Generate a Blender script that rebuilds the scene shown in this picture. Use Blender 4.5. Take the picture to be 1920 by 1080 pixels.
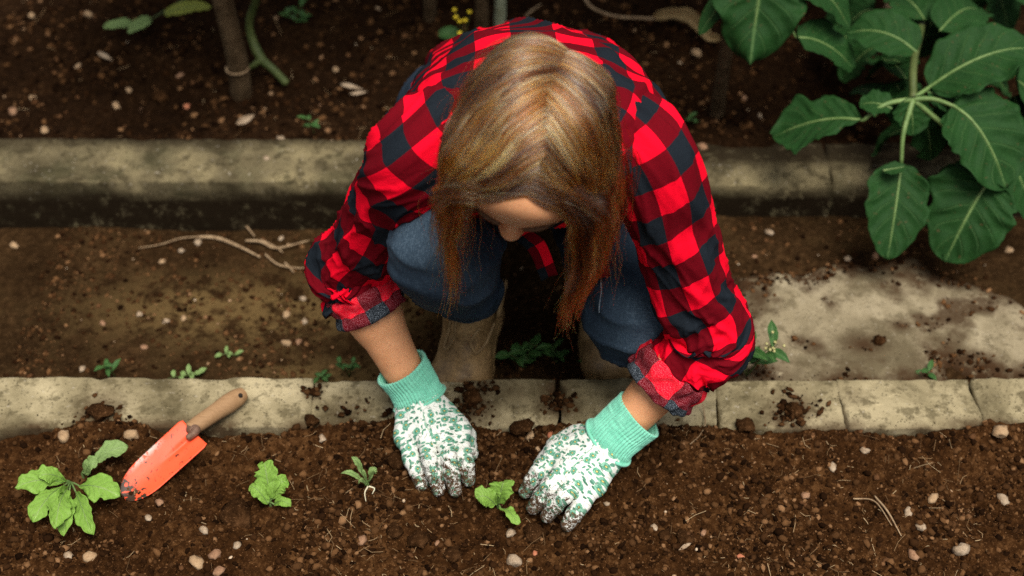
import bpy, math, random
import numpy as np
from mathutils import Vector, Matrix

random.seed(7)
rng = np.random.default_rng(11)
SC = bpy.context.scene
COL = SC.collection
for o in list(bpy.data.objects):
    bpy.data.objects.remove(o)

# ------------------------------------------------------------------ camera
CAM_Z, PITCH, LENS = 1.45, math.radians(43.0), 50.0
cam_data = bpy.data.cameras.new('camera')
cam_data.lens = LENS
cam_data.sensor_width = 36.0
cam_data.clip_start, cam_data.clip_end = 0.05, 300.0
cam_data.dof.use_dof = True
cam_data.dof.focus_distance = 1.74
cam_data.dof.aperture_fstop = 2.8
cam = bpy.data.objects.new('camera', cam_data)
cam.location = (0, 0, CAM_Z)
cam.rotation_euler = (math.pi / 2 - PITCH, 0, 0)
COL.objects.link(cam)
SC.camera = cam

# ------------------------------------------------------------------ world, sun, exposure
SUN_EL, SUN_AZ = math.radians(70), math.radians(155)      # azimuth measured from +Y (away from camera) towards +X
world = bpy.data.worlds.new('World')
SC.world = world
world.use_nodes = True
wn = world.node_tree.nodes
wl = world.node_tree.links
wn.clear()
w_out = wn.new('ShaderNodeOutputWorld')
w_bg = wn.new('ShaderNodeBackground')
w_sky = wn.new('ShaderNodeTexSky')
w_sky.sky_type = 'NISHITA'
w_sky.sun_disc = False
w_sky.sun_elevation = SUN_EL
w_sky.sun_rotation = SUN_AZ
w_sky.air_density, w_sky.dust_density, w_sky.ozone_density = 1.0, 4.0, 0.4
w_hsv = wn.new('ShaderNodeHueSaturation')                # thin cloud: the blue of the sky is washed out
w_hsv.inputs['Saturation'].default_value = 0.18
w_bg.inputs['Strength'].default_value = 0.066
wl.new(w_sky.outputs[0], w_hsv.inputs['Color'])
wl.new(w_hsv.outputs[0], w_bg.inputs['Color'])
wl.new(w_bg.outputs[0], w_out.inputs[0])
sun_data = bpy.data.lights.new('sun', 'SUN')
sun_data.energy = 2.5
sun_data.angle = math.radians(34)
sun_data.color = (1.0, 0.935, 0.83)
sun = bpy.data.objects.new('sun', sun_data)
sd = Vector((math.sin(SUN_AZ) * math.cos(SUN_EL), math.cos(SUN_AZ) * math.cos(SUN_EL), math.sin(SUN_EL)))
sun.rotation_euler = sd.to_track_quat('Z', 'Y').to_euler()
sun.location = sd * 5
COL.objects.link(sun)
SC.view_settings.view_transform = 'Standard'
SC.view_settings.look = 'None'
SC.view_settings.exposure = 0.86
SC.view_settings.gamma = 1.0
SC.view_settings.use_curve_mapping = False
SC.cycles.use_denoising = False
SC.cycles.max_bounces = 8
SC.cycles.transparent_max_bounces = 12

# ------------------------------------------------------------------ helpers
FPX = 1920 * LENS / 36.0
SU = np.array([0, math.sin(PITCH), math.cos(PITCH)])       # picture up
TW = np.array([0, -math.cos(PITCH), math.sin(PITCH)])      # towards the camera
CAMP = np.array([0, 0, CAM_Z])


def ray(u, v):
    return np.array([1.0, 0, 0]) * (u - 960) / FPX + SU * (540 - v) / FPX - TW


def P(u, v, z):
    """the point at height z seen at photograph pixel u, v"""
    d = ray(u, v)
    return CAMP + d * ((z - CAM_Z) / d[2])


def PY(u, v, y):
    d = ray(u, v)
    return CAMP + d * (y / d[1])


def nrm(a):
    a = np.asarray(a, float)
    return a / np.maximum(np.linalg.norm(a, axis=-1, keepdims=True), 1e-12)


def sstep(a, b, x):
    t = np.clip((np.asarray(x, float) - a) / (b - a), 0, 1)
    return t * t * (3 - 2 * t)


def _hash(ix, iy, iz, seed):
    h = (ix.astype(np.uint32) * np.uint32(374761393) + iy.astype(np.uint32) * np.uint32(668265263)
         + iz.astype(np.uint32) * np.uint32(2147483647) + np.uint32((seed * 974711 + 13) & 0xffffffff))
    h = (h ^ (h >> np.uint32(13))) * np.uint32(1274126177)
    h = (h ^ (h >> np.uint32(16))) * np.uint32(2246822519)
    h = h ^ (h >> np.uint32(15))
    return (h & np.uint32(0xffffff)).astype(np.float64) / 0xffffff


def vnoise(p, seed=0):
    p = np.asarray(p, float)
    i = np.floor(p).astype(np.int64)
    f = p - i
    f = f * f * f * (f * (f * 6 - 15) + 10)
    out = 0
    for dx in (0, 1):
        wx = f[..., 0] if dx else 1 - f[..., 0]
        for dy in (0, 1):
            wy = f[..., 1] if dy else 1 - f[..., 1]
            for dz in (0, 1):
                wz = f[..., 2] if dz else 1 - f[..., 2]
                out = out + wx * wy * wz * _hash(i[..., 0] + dx, i[..., 1] + dy, i[..., 2] + dz, seed)
    return out * 2 - 1


def fbm(p, octv=4, seed=0, gain=0.5):
    p = np.asarray(p, float)
    a, s, t = 1.0, 0, 0
    for k in range(octv):
        s = s + a * vnoise(p, seed + k * 17)
        t += a
        a *= gain
        p = p * 2.03 + 5.1
    return s / t


def bumps(x, y, cell, seed, rmin=0.2, rmax=0.5, flat=0.8):
    """round clods on a plane: height above the plane of spheres scattered one to a cell"""
    gx, gy = x / cell, y / cell
    ix, iy = np.floor(gx).astype(np.int64), np.floor(gy).astype(np.int64)
    h = np.zeros_like(x)
    z0 = np.zeros_like(ix)
    for dx in (-1, 0, 1):
        for dy in (-1, 0, 1):
            a, b = ix + dx, iy + dy
            cx = a + _hash(a, b, z0, seed)
            cy = b + _hash(a, b, z0 + 1, seed)
            r = rmin + (rmax - rmin) * _hash(a, b, z0 + 2, seed) ** 2
            d2 = (gx - cx) ** 2 + (gy - cy) ** 2
            h = np.maximum(h, np.sqrt(np.maximum(r * r - d2, 0)) * flat)
    return h * cell


def link(o, parent=None):
    COL.objects.link(o)
    if parent is not None:
        o.parent = parent
    return o


def tag(o, label=None, cat=None, group=None, kind=None):
    if label: o['label'] = label
    if cat: o['category'] = cat
    if group: o['group'] = group
    if kind: o['kind'] = kind
    return o


def empty(name, loc=(0, 0, 0)):
    o = bpy.data.objects.new(name, None)
    o.location = tuple(float(c) for c in loc)
    o.empty_display_size = 0.05
    return link(o)


def mesh_data(name, verts, faces, mat=None, smooth=True, uv=None, attrs=None):
    verts = np.ascontiguousarray(np.asarray(verts, np.float32).reshape(-1, 3))
    me = bpy.data.meshes.new(name)
    if isinstance(faces, np.ndarray):
        nf, k = faces.shape
        me.vertices.add(len(verts))
        me.vertices.foreach_set('co', verts.ravel())
        me.loops.add(nf * k)
        me.loops.foreach_set('vertex_index', np.ascontiguousarray(faces, np.int32).ravel())
        me.polygons.add(nf)
        me.polygons.foreach_set('loop_start', np.arange(0, nf * k, k, dtype=np.int32))
        me.update(calc_edges=True)
    else:
        me.from_pydata([tuple(v) for v in verts.tolist()], [], faces)
        me.update()
    me.validate(verbose=False)
    if smooth:
        me.polygons.foreach_set('use_smooth', np.ones(len(me.polygons), bool))
    li = None
    if uv is not None:
        li = np.empty(len(me.loops), np.int32)
        me.loops.foreach_get('vertex_index', li)
        lay = me.uv_layers.new(name='UVMap')
        lay.uv.foreach_set('vector', np.ascontiguousarray(np.asarray(uv, np.float32)[li]).ravel())
    for k, v in (attrs or {}).items():
        at = me.attributes.new(k, 'FLOAT', 'POINT')
        at.data.foreach_set('value', np.ascontiguousarray(v, np.float32).ravel())
    if mat is not None:
        me.materials.append(mat)
    return me


def mobj(name, verts, faces, mat=None, parent=None, smooth=True, uv=None, attrs=None):
    """verts are world coordinates; a parent Empty is placed by a pure translation"""
    verts = np.asarray(verts, float).reshape(-1, 3)
    off = np.zeros(3)
    p = parent
    while p is not None:
        off += np.array(p.location)
        p = p.parent
    o = bpy.data.objects.new(name, mesh_data(name, verts - off, faces, mat, smooth, uv, attrs))
    return link(o, parent)


def cat_mesh(parts):
    V, F, n = [], [], 0
    for v, f in parts:
        V.append(v); F.append(np.asarray(f) + n); n += len(v)
    return np.concatenate(V), np.concatenate(F)


def catmull(pts, n):
    pts = np.asarray(pts, float)
    m = len(pts)
    t = np.linspace(0, m - 1, n)
    i = np.clip(np.floor(t).astype(int), 0, m - 2)
    f = (t - i)[:, None]
    g = lambda k: pts[np.clip(k, 0, m - 1)]
    p0, p1, p2, p3 = g(i - 1), g(i), g(i + 1), g(i + 2)
    p0 = np.where((i == 0)[:, None], 2 * p1 - p2, p0)
    p3 = np.where((i == m - 2)[:, None], 2 * p2 - p1, p3)
    return 0.5 * (2 * p1 + (p2 - p0) * f + (2 * p0 - 5 * p1 + 4 * p2 - p3) * f ** 2 + (3 * p1 - p0 - 3 * p2 + p3) * f ** 3)


def frames(C, ref):
    T = nrm(np.gradient(C, axis=0))
    ref = np.broadcast_to(np.asarray(ref, float), C.shape)
    A = nrm(ref - (ref * T).sum(1, keepdims=True) * T)
    return T, A, np.cross(T, A)


def grid_faces(nv, nu, wrap=True):
    i = np.arange(nv - 1)[:, None]
    j = np.arange(nu if wrap else nu - 1)[None, :]
    j2 = (j + 1) % nu
    return np.stack([i * nu + j, i * nu + j2, (i + 1) * nu + j2, (i + 1) * nu + j], -1).reshape(-1, 4)


def tube(ctrl, radii, n=12, sides=8, ref=(0, 0, 1), squash=1.0, caps=True):
    """a tapered tube through the control points; returns verts, quads"""
    C = catmull(ctrl, n)
    r = np.interp(np.linspace(0, 1, n), np.linspace(0, 1, len(radii)), radii)
    T = nrm(np.gradient(C, axis=0))
    ref = np.asarray(ref, float)
    if abs(np.dot(T.mean(0), ref)) > 0.9:
        ref = np.array([1.0, 0.1, 0])
    T, A, B = frames(C, ref)
    a = np.linspace(0, 2 * np.pi, sides, endpoint=False)
    V = C[:, None] + r[:, None, None] * (np.cos(a)[None, :, None] * A[:, None] * squash + np.sin(a)[None, :, None] * B[:, None])
    V = V.reshape(-1, 3)
    F = grid_faces(n, sides)
    if caps:
        V = np.concatenate([V, C[:1] - T[:1] * r[0] * 0.5, C[-1:] + T[-1:] * r[-1] * 0.5])
        c0, c1 = n * sides, n * sides + 1
        j = np.arange(sides)
        e = (n - 1) * sides
        F = np.concatenate([F, np.stack([np.full(sides, c0), (j + 1) % sides, j, j], 1)[:, [0, 1, 2, 2]],
                            np.stack([np.full(sides, c1), e + j, e + (j + 1) % sides, e + (j + 1) % sides], 1)])
    return V, F


def quads_or_tris(F):
    """mixed quads with a repeated last corner -> python face list"""
    return [tuple(int(k) for k in (f[:3] if f[2] == f[3] else f)) for f in F]


def tube_obj(name, ctrl, radii, mat, parent=None, **kw):
    V, F = tube(ctrl, radii, **kw)
    return mobj(name, V, quads_or_tris(F), mat, parent)


# ---- signed distance fields and surface nets: continuous bodies, gloves, boots
class Field:
    def __init__(self, lo, hi, h):
        self.lo = np.asarray(lo, float)
        self.h = h
        self.n = np.ceil((np.asarray(hi) - self.lo) / h).astype(int) + 1
        self.F = np.full(self.n, 0.06, np.float32)

    def block(self, lo, hi):
        a = np.clip(np.floor((lo - self.lo) / self.h).astype(int), 0, self.n)
        b = np.clip(np.ceil((hi - self.lo) / self.h).astype(int) + 1, 0, self.n)
        s = tuple(slice(int(x), int(y)) for x, y in zip(a, b))
        g = np.meshgrid(*[self.lo[k] + np.arange(a[k], b[k]) * self.h for k in range(3)], indexing='ij')
        return s, np.stack(g, -1)

    def _put(self, s, d, k, sub=False):
        f = self.F[s]
        if sub:
            h = np.clip(0.5 - 0.5 * (f + d) / k, 0, 1)
            self.F[s] = f * (1 - h) - d * h + k * h * (1 - h)
        else:
            h = np.clip(0.5 + 0.5 * (f - d) / k, 0, 1)
            self.F[s] = f * (1 - h) + d * h - k * h * (1 - h)

    def cone(self, a, b, r1, r2, k=0.02, sub=False):
        a, b = np.asarray(a, float), np.asarray(b, float)
        m = max(r1, r2) + 0.04 + k
        s, p = self.block(np.minimum(a, b) - m, np.maximum(a, b) + m)
        ab = b - a
        t = np.clip(((p - a) @ ab) / max(ab @ ab, 1e-9), 0, 1)
        d = np.linalg.norm(p - a - t[..., None] * ab, axis=-1) - (r1 + (r2 - r1) * t)
        self._put(s, d, k, sub)

    def ell(self, c, r, axes=None, k=0.02, sub=False):
        c, r = np.asarray(c, float), np.asarray(r, float)
        m = r.max() + 0.04 + k
        s, p = self.block(c - m, c + m)
        q = p - c
        if axes is not None:
            q = q @ np.asarray(axes).T
        k0 = np.linalg.norm(q / r, axis=-1)
        k1 = np.linalg.norm(q / r ** 2, axis=-1)
        d = k0 * (k0 - 1) / np.maximum(k1, 1e-6)
        self._put(s, d, k, sub)

    def mesh(self, smooth=2):
        F, n = self.F, self.n
        s = F < 0
        cnt = sum(s[i:n[0] - 1 + i, j:n[1] - 1 + j, k:n[2] - 1 + k].astype(np.int8) for i in (0, 1) for j in (0, 1) for k in (0, 1))
        act = np.argwhere((cnt > 0) & (cnt < 8))
        idx = -np.ones(n - 1, np.int64)
        idx[tuple(act.T)] = np.arange(len(act))
        cor = np.array([(i, j, k) for i in (0, 1) for j in (0, 1) for k in (0, 1)])
        val = np.stack([F[tuple((act + c).T)] for c in cor], 1)
        pos, w = np.zeros((len(act), 3)), np.zeros(len(act))
        for a in range(8):
            for b in range(a + 1, 8):
                if np.abs(cor[a] - cor[b]).sum() == 1:
                    m = (val[:, a] < 0) != (val[:, b] < 0)
                    t = val[m, a] / (val[m, a] - val[m, b])
                    pos[m] += cor[a] + t[:, None] * (cor[b] - cor[a])
                    w[m] += 1
        V = self.lo + (act + pos / w[:, None]) * self.h
        Q = []
        for ax in range(3):
            u, v = (ax + 1) % 3, (ax + 2) % 3
            sl0, sl1 = [slice(None)] * 3, [slice(None)] * 3
            sl0[ax], sl1[ax] = slice(0, -1), slice(1, None)
            ch = s[tuple(sl0)] != s[tuple(sl1)]
            e = np.argwhere(ch)
            e = e[(e[:, u] > 0) & (e[:, v] > 0) & (e[:, u] < n[u] - 1) & (e[:, v] < n[v] - 1)]
            q = []
            for du, dv in ((-1, -1), (0, -1), (0, 0), (-1, 0)):
                c = e.copy(); c[:, u] += du; c[:, v] += dv
                q.append(idx[tuple(c.T)])
            q = np.stack(q, 1)
            inside = s[tuple(e.T)]
            q[~inside] = q[~inside][:, ::-1]
            Q.append(q)
        Q = np.concatenate(Q)
        for _ in range(smooth):
            acc, c = np.zeros_like(V), np.zeros(len(V))
            for a in range(4):
                b = (a + 1) % 4
                np.add.at(acc, Q[:, a], V[Q[:, b]]); np.add.at(c, Q[:, a], 1)
                np.add.at(acc, Q[:, b], V[Q[:, a]]); np.add.at(c, Q[:, b], 1)
            V = 0.5 * V + 0.5 * acc / np.maximum(c, 1)[:, None]
        return V, Q


def vnormals(V, F):
    n = np.zeros_like(V)
    fn = np.cross(V[F[:, 2]] - V[F[:, 0]], V[F[:, 3]] - V[F[:, 1]])
    for k in range(4):
        np.add.at(n, F[:, k], fn)
    return nrm(n)


# ---- materials
class NT:
    def __init__(self, name):
        self.m = bpy.data.materials.new(name)
        self.m.use_nodes = True
        self.t = self.m.node_tree
        self.t.nodes.clear()
        self.out = self.t.nodes.new('ShaderNodeOutputMaterial')

    def n(self, typ, **kw):
        nd = self.t.nodes.new('ShaderNode' + typ)
        for k, v in kw.items():
            setattr(nd, k, v)
        return nd

    def set(self, sock, v):
        if isinstance(v, bpy.types.NodeSocket):
            self.t.links.new(v, sock)
        elif v is not None:
            if hasattr(sock, 'default_value'):
                if isinstance(v, (tuple, list)) and len(v) == 3 and sock.type == 'RGBA':
                    v = (*v, 1)
                sock.default_value = v

    def math(self, op, a, b=None, c=None, clamp=False):
        nd = self.n('Math', operation=op, use_clamp=clamp)
        for s, v in zip(nd.inputs, (a, b, c)):
            self.set(s, v)
        return nd.outputs[0]

    def mix(self, f, a, b, mode='MIX'):
        nd = self.n('Mix', data_type='RGBA', blend_type=mode)
        self.set(nd.inputs[0], f); self.set(nd.inputs[6], a); self.set(nd.inputs[7], b)
        return nd.outputs[2]

    def noise(self, vec, scale, detail=4, rough=0.55, dist=0.0, out=0):
        nd = self.n('TexNoise')
        self.set(nd.inputs['Vector'], vec); nd.inputs['Scale'].default_value = scale
        nd.inputs['Detail'].default_value = detail; nd.inputs['Roughness'].default_value = rough
        nd.inputs['Distortion'].default_value = dist
        return nd.outputs[out]

    def voro(self, vec, scale, feature='F1', rnd=1.0, dim='3D'):
        nd = self.n('TexVoronoi', feature=feature, voronoi_dimensions=dim)
        self.set(nd.inputs['Vector'], vec); nd.inputs['Scale'].default_value = scale
        nd.inputs['Randomness'].default_value = rnd
        return nd

    def ramp(self, f, stops, interp='LINEAR'):
        nd = self.n('ValToRGB')
        nd.color_ramp.interpolation = interp
        el = nd.color_ramp.elements
        while len(el) < len(stops):
            el.new(0.5)
        for e, (p, c) in zip(el, stops):
            e.position = p
            e.color = (*c, 1) if isinstance(c, tuple) else (c, c, c, 1)
        self.set(nd.inputs[0], f)
        return nd.outputs[0]

    def step(self, x, a, b):
        nd = self.n('MapRange', interpolation_type='SMOOTHSTEP')
        self.set(nd.inputs[0], x)
        nd.inputs[1].default_value, nd.inputs[2].default_value = a, b
        return nd.outputs[0]

    def obj(self):
        return self.n('TexCoord').outputs['Object']

    def uv(self):
        return self.n('TexCoord').outputs['UV']

    def sep(self, v):
        nd = self.n('SeparateXYZ'); self.set(nd.inputs[0], v)
        return nd.outputs

    def comb(self, x, y, z=0.0):
        nd = self.n('CombineXYZ')
        for s, v in zip(nd.inputs, (x, y, z)):
            self.set(s, v)
        return nd.outputs[0]

    def mapv(self, v, scale=(1, 1, 1), rot=(0, 0, 0), loc=(0, 0, 0)):
        nd = self.n('Mapping')
        self.set(nd.inputs[0], v)
        nd.inputs['Scale'].default_value, nd.inputs['Rotation'].default_value, nd.inputs['Location'].default_value = scale, rot, loc
        return nd.outputs[0]

    def attr(self, name):
        return self.n('Attribute', attribute_name=name).outputs['Fac']

    def bump(self, h, strength=0.5, dist=0.002, prev=None):
        nd = self.n('Bump')
        nd.inputs['Strength'].default_value, nd.inputs['Distance'].default_value = strength, dist
        self.set(nd.inputs['Height'], h)
        if prev is not None:
            self.set(nd.inputs['Normal'], prev)
        return nd.outputs[0]

    def bsdf(self, color, rough=0.8, normal=None, spec=0.3, sheen=0.0, trans=None, sss=0.0, metal=0.0):
        b = self.n('BsdfPrincipled')
        self.set(b.inputs['Base Color'], color); self.set(b.inputs['Roughness'], rough)
        b.inputs['Specular IOR Level'].default_value = spec
        b.inputs['Sheen Weight'].default_value = sheen
        b.inputs['Metallic'].default_value = metal
        if sss:
            b.inputs['Subsurface Weight'].default_value = sss
            b.inputs['Subsurface Radius'].default_value = (0.01, 0.004, 0.002)
            b.inputs['Subsurface Scale'].default_value = 0.6
        if normal is not None:
            self.set(b.inputs['Normal'], normal)
        sh = b.outputs[0]
        if trans is not None:
            t = self.n('BsdfTranslucent')
            self.set(t.inputs[0], trans)
            mx = self.n('MixShader'); mx.inputs[0].default_value = 0.22
            self.t.links.new(sh, mx.inputs[1]); self.t.links.new(t.outputs[0], mx.inputs[2])
            sh = mx.outputs[0]
        self.t.links.new(sh, self.out.inputs[0])
        return self.m

# ------------------------------------------------------------------ materials of the setting
def soil_mat(name, dark, mid, light, sandy=None, fine=1.0):
    t = NT(name)
    o = t.obj()
    a = t.noise(o, 9, 5, 0.6)
    b = t.noise(o, 85, 5, 0.7)
    c = t.noise(o, 420, 3, 0.7)
    col = t.ramp(t.math('ADD', t.math('MULTIPLY', a, 0.35), t.math('MULTIPLY', b, 0.65)),
                 [(0.33, dark), (0.52, mid), (0.68, light)])
    col = t.mix(t.step(c, 0.60, 0.75), col, tuple(min(1, x * 2.2 + 0.01) for x in light))
    col = t.mix(t.math('MULTIPLY', t.step(c, 0.42, 0.30), 0.6), col, tuple(x * 0.45 for x in dark))
    if sandy is not None:
        s = t.math('MULTIPLY', t.attr('sand'), t.step(t.noise(o, 28, 4, 0.65), 0.38, 0.56))
        col = t.mix(s, col, t.mix(b, sandy, tuple(x * 0.7 for x in sandy)))
    nb = t.bump(c, 0.55 * fine, 0.0016)
    nb = t.bump(b, 0.6 * fine, 0.004, nb)
    return t.bsdf(col, 1.0, nb, 0.02)


def crumb_mat(name, stops):
    t = NT(name)
    f = t.attr('tint')
    col = t.ramp(f, stops)
    o = t.obj()
    n = t.noise(o, 500, 3, 0.7)
    col = t.mix(0.5, col, t.mix(n, tuple(0.03 for _ in range(3)), (0.9, 0.85, 0.8)), 'SOFT_LIGHT')
    return t.bsdf(col, 1.0, t.bump(n, 0.5, 0.0012), 0.03)


def concrete_mat(name, base, dark, pale, green=0.0, dirt=True, soil=(0.040, 0.021, 0.010)):
    t = NT(name)
    o = t.obj()
    big = t.noise(o, 7, 5, 0.6, 0.4)
    med = t.noise(o, 38, 6, 0.68)
    fine = t.noise(o, 300, 4, 0.7)
    col = t.ramp(big, [(0.36, dark), (0.5, base), (0.64, pale)])
    col = t.mix(t.math('MULTIPLY', t.step(med, 0.50, 0.62), 0.75), col, dark)
    col = t.mix(t.math('MULTIPLY', t.step(t.noise(o, 95, 4, 0.7), 0.56, 0.66), 0.55), col, tuple(x * 0.6 for x in dark))
    streak = t.noise(t.mapv(o, (24, 90, 60)), 1.0, 5, 0.7, 0.8)
    col = t.mix(t.math('MULTIPLY', t.step(streak, 0.62, 0.72), 0.28), col, tuple(min(1, x * 1.5) for x in pale))
    pits = t.voro(o, 190)
    col = t.mix(t.math('MULTIPLY', t.step(pits.outputs['Distance'], 0.26, 0.12), t.step(t.noise(o, 55, 3, 0.6), 0.42, 0.56)), col, tuple(x * 0.35 for x in dark))
    agg = t.step(t.noise(o, 170, 2, 0.5), 0.66, 0.74)
    col = t.mix(t.math('MULTIPLY', agg, 0.6), col, (0.42, 0.37, 0.29))
    col = t.mix(t.math('MULTIPLY', fine, 0.35), col, tuple(x * 0.4 for x in dark))
    if green:
        col = t.mix(t.math('MULTIPLY', t.step(t.noise(o, 16, 4, 0.6), 0.5, 0.66), green), col, (0.06, 0.075, 0.035))
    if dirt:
        d = t.math('MULTIPLY', t.attr('dirt'), t.step(t.noise(o, 60, 5, 0.7), 0.26, 0.48))  # on the rear kerb this mask also holds painted face shade
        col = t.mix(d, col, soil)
    nb = t.bump(fine, 0.35, 0.0012)
    nb = t.bump(med, 0.5, 0.004, nb)
    return t.bsdf(col, 1.0, nb, 0.06)


M = {}
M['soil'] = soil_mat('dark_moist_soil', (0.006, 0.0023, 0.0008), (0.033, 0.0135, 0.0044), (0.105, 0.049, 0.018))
M['soil_back'] = soil_mat('shade_tinted_soil', (0.004, 0.0018, 0.0008), (0.013, 0.006, 0.0025), (0.034, 0.0165, 0.007))  # darker copy of the bed soil, shade put into its colour
M['soil_path'] = soil_mat('trodden_soil', (0.008, 0.004, 0.0016), (0.024, 0.0125, 0.005), (0.06, 0.032, 0.0135), sandy=(0.115, 0.073, 0.029))
M['crumb'] = crumb_mat('soil_crumb', [(0.0, (0.006, 0.0025, 0.001)), (0.45, (0.028, 0.012, 0.0045)), (0.78, (0.075, 0.036, 0.0145)), (0.95, (0.125, 0.062, 0.026)), (1.0, (0.21, 0.115, 0.055))])
M['grit'] = crumb_mat('pale_grit', [(0.0, (0.07, 0.032, 0.014)), (0.4, (0.16, 0.082, 0.038)), (0.65, (0.22, 0.125, 0.065)), (0.87, (0.35, 0.235, 0.14)), (1.0, (0.54, 0.43, 0.31))])
M['fibre'] = crumb_mat('plant_fibre', [(0.0, (0.10, 0.055, 0.025)), (0.6, (0.24, 0.15, 0.075)), (1.0, (0.42, 0.31, 0.18))])
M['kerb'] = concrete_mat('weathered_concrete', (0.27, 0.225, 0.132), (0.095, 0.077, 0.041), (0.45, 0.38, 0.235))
M['kerb_back'] = concrete_mat('mossy_concrete', (0.140, 0.114, 0.064), (0.045, 0.036, 0.019), (0.25, 0.205, 0.112), 0.12, soil=(0.014, 0.009, 0.0045))  # near-black soil tint also paints shade on the front face
M['slab'] = concrete_mat('rough_concrete_slab', (0.26, 0.215, 0.137), (0.12, 0.096, 0.056), (0.38, 0.32, 0.215))

Y_KF, Y_KB = 1.278, 1.368          # front kerb, bed side and path side
Y_RF, Y_RB = 1.790, 1.905          # rear kerb
Z_PATH = -0.085


def spaced(lo, hi, a, b, fine, coarse):
    """coordinates with a fine step between a and b and a growing step outside"""
    mid = np.arange(a, b + fine / 2, fine)
    def tail(start, end):
        out, s, x = [], fine, start
        sg = 1 if end > start else -1
        while (end - x) * sg > 0:
            s = min(s * 1.12, coarse); x += s * sg
            out.append(x)
        return np.array(out)
    L, R = tail(mid[0], lo) if lo < a else np.array([]), tail(mid[-1], hi) if hi > b else np.array([])
    return np.concatenate([L[::-1], mid, R])


def z_front(x, y):
    p = np.stack([x, y, np.zeros_like(x)], -1)
    h = 0.020 * fbm(p * 5.5, 3, 1) + 0.011 * fbm(p * 22, 3, 2)
    w = fbm(p * 30, 2, 40) * 0.004
    h = h + 0.75 * bumps(x + w, y - w, 0.034, 3, 0.05, 0.40, 0.55) * sstep(-0.1, 0.5, fbm(p * 8, 2, 9))
    h = h + 0.9 * bumps(x - w, y + w, 0.0125, 4, 0.12, 0.5, 0.75)
    h = h + 0.9 * bumps(x, y, 0.0058, 5, 0.15, 0.5, 0.8)
    h = h + 0.0034 * fbm(p * 130, 3, 6) - 0.006 * np.maximum(0, fbm(p * 45, 2, 8) - 0.15)
    base = -0.012 - 0.02 * sstep(1.2, 0.9, y)
    # piled against the kerb, spilling over its edge in places
    spill = 0.012 + 0.012 * fbm(p * np.array([9, 3, 1]), 3, 12)
    h = h + sstep(1.22, 1.272, y) * spill - sstep(1.272, 1.315, y) * 0.055
    return base + h


def z_path(x, y):
    p = np.stack([x, y, np.zeros_like(x)], -1)
    h = 0.014 * fbm(p * 4, 3, 21) + 0.0035 * fbm(p * 30, 3, 22)
    h = h + 0.6 * bumps(x, y, 0.012, 23, 0.08, 0.45, 0.6) * sstep(-0.3, 0.3, fbm(p * 7, 2, 29)) + 0.5 * bumps(x, y, 0.0065, 24, 0.1, 0.45, 0.7)
    return Z_PATH + h - 0.012 * sstep(1.45, 1.37, y) + 0.028 * sstep(0.16, 0.34, x)


def z_back(x, y):
    p = np.stack([x, y, np.zeros_like(x)], -1)
    h = 0.02 * fbm(p * 4, 3, 31) + 0.007 * fbm(p * 20, 3, 32)
    h = h + 0.8 * bumps(x, y, 0.030, 33, 0.08, 0.42, 0.55) * sstep(-0.1, 0.4, fbm(p * 7, 2, 39)) + 0.9 * bumps(x, y, 0.013, 34, 0.1, 0.5, 0.75)
    sp = 0.010 + 0.016 * fbm(p * np.array([6, 2, 1]), 3, 36)
    right = 0.018 * sstep(0.18, 0.4, x)
    return -0.012 + 0.03 * sstep(1.92, 2.5, y) + h + (sp + right) * sstep(1.99, 1.93, y) - 0.07 * sstep(1.925 - right * 1.5, 1.87 - right * 2.2, y)


def sheet(name, xs, ys, zf, mat, sand=None):
    X, Y = np.meshgrid(xs, ys)
    x, y = X.ravel(), Y.ravel()
    V = np.stack([x, y, zf(x, y)], -1)
    at = {'sand': sand(x, y)} if sand else None
    o = mobj(name, V, grid_faces(len(ys), len(xs), False), mat, attrs=at)
    tag(o, kind='structure')
    return o


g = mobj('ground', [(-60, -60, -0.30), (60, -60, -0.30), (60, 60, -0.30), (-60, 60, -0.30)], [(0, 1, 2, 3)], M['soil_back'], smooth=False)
tag(g, kind='structure')
sheet('front_bed_ground', spaced(-3, 3, -0.62, 0.62, 0.0022, 0.08), spaced(-1.0, 1.318, 0.98, 1.318, 0.0021, 0.08), z_front, M['soil'])


def sand_patch(x, y):
    p = np.stack([x, y, np.zeros_like(x)], -1)
    a = np.exp(-(((x + 0.42) / 0.22) ** 2 + ((y - 1.60) / 0.07) ** 2))
    a = np.maximum(a, 0.9 * np.exp(-(((x + 0.28) / 0.10) ** 2 + ((y - 1.46) / 0.04) ** 2)))
    a = np.maximum(a, 0.6 * np.exp(-(((x + 0.2) / 0.12) ** 2 + ((y - 1.62) / 0.06) ** 2)))
    return np.clip(a * 1.3 + 0.25 * fbm(p * 12, 3, 55), 0, 1)


sheet('path_ground', spaced(-3, 3, -0.66, 0.66, 0.0032, 0.08), np.arange(1.330, 1.835, 0.0032), z_path, M['soil_path'], sand_patch)
sheet('rear_bed_ground', spaced(-3.5, 3.5, -0.85, 0.85, 0.0045, 0.1), spaced(1.86, 7.0, 1.86, 2.50, 0.0045, 0.15), z_back, M['soil_back'])


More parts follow.
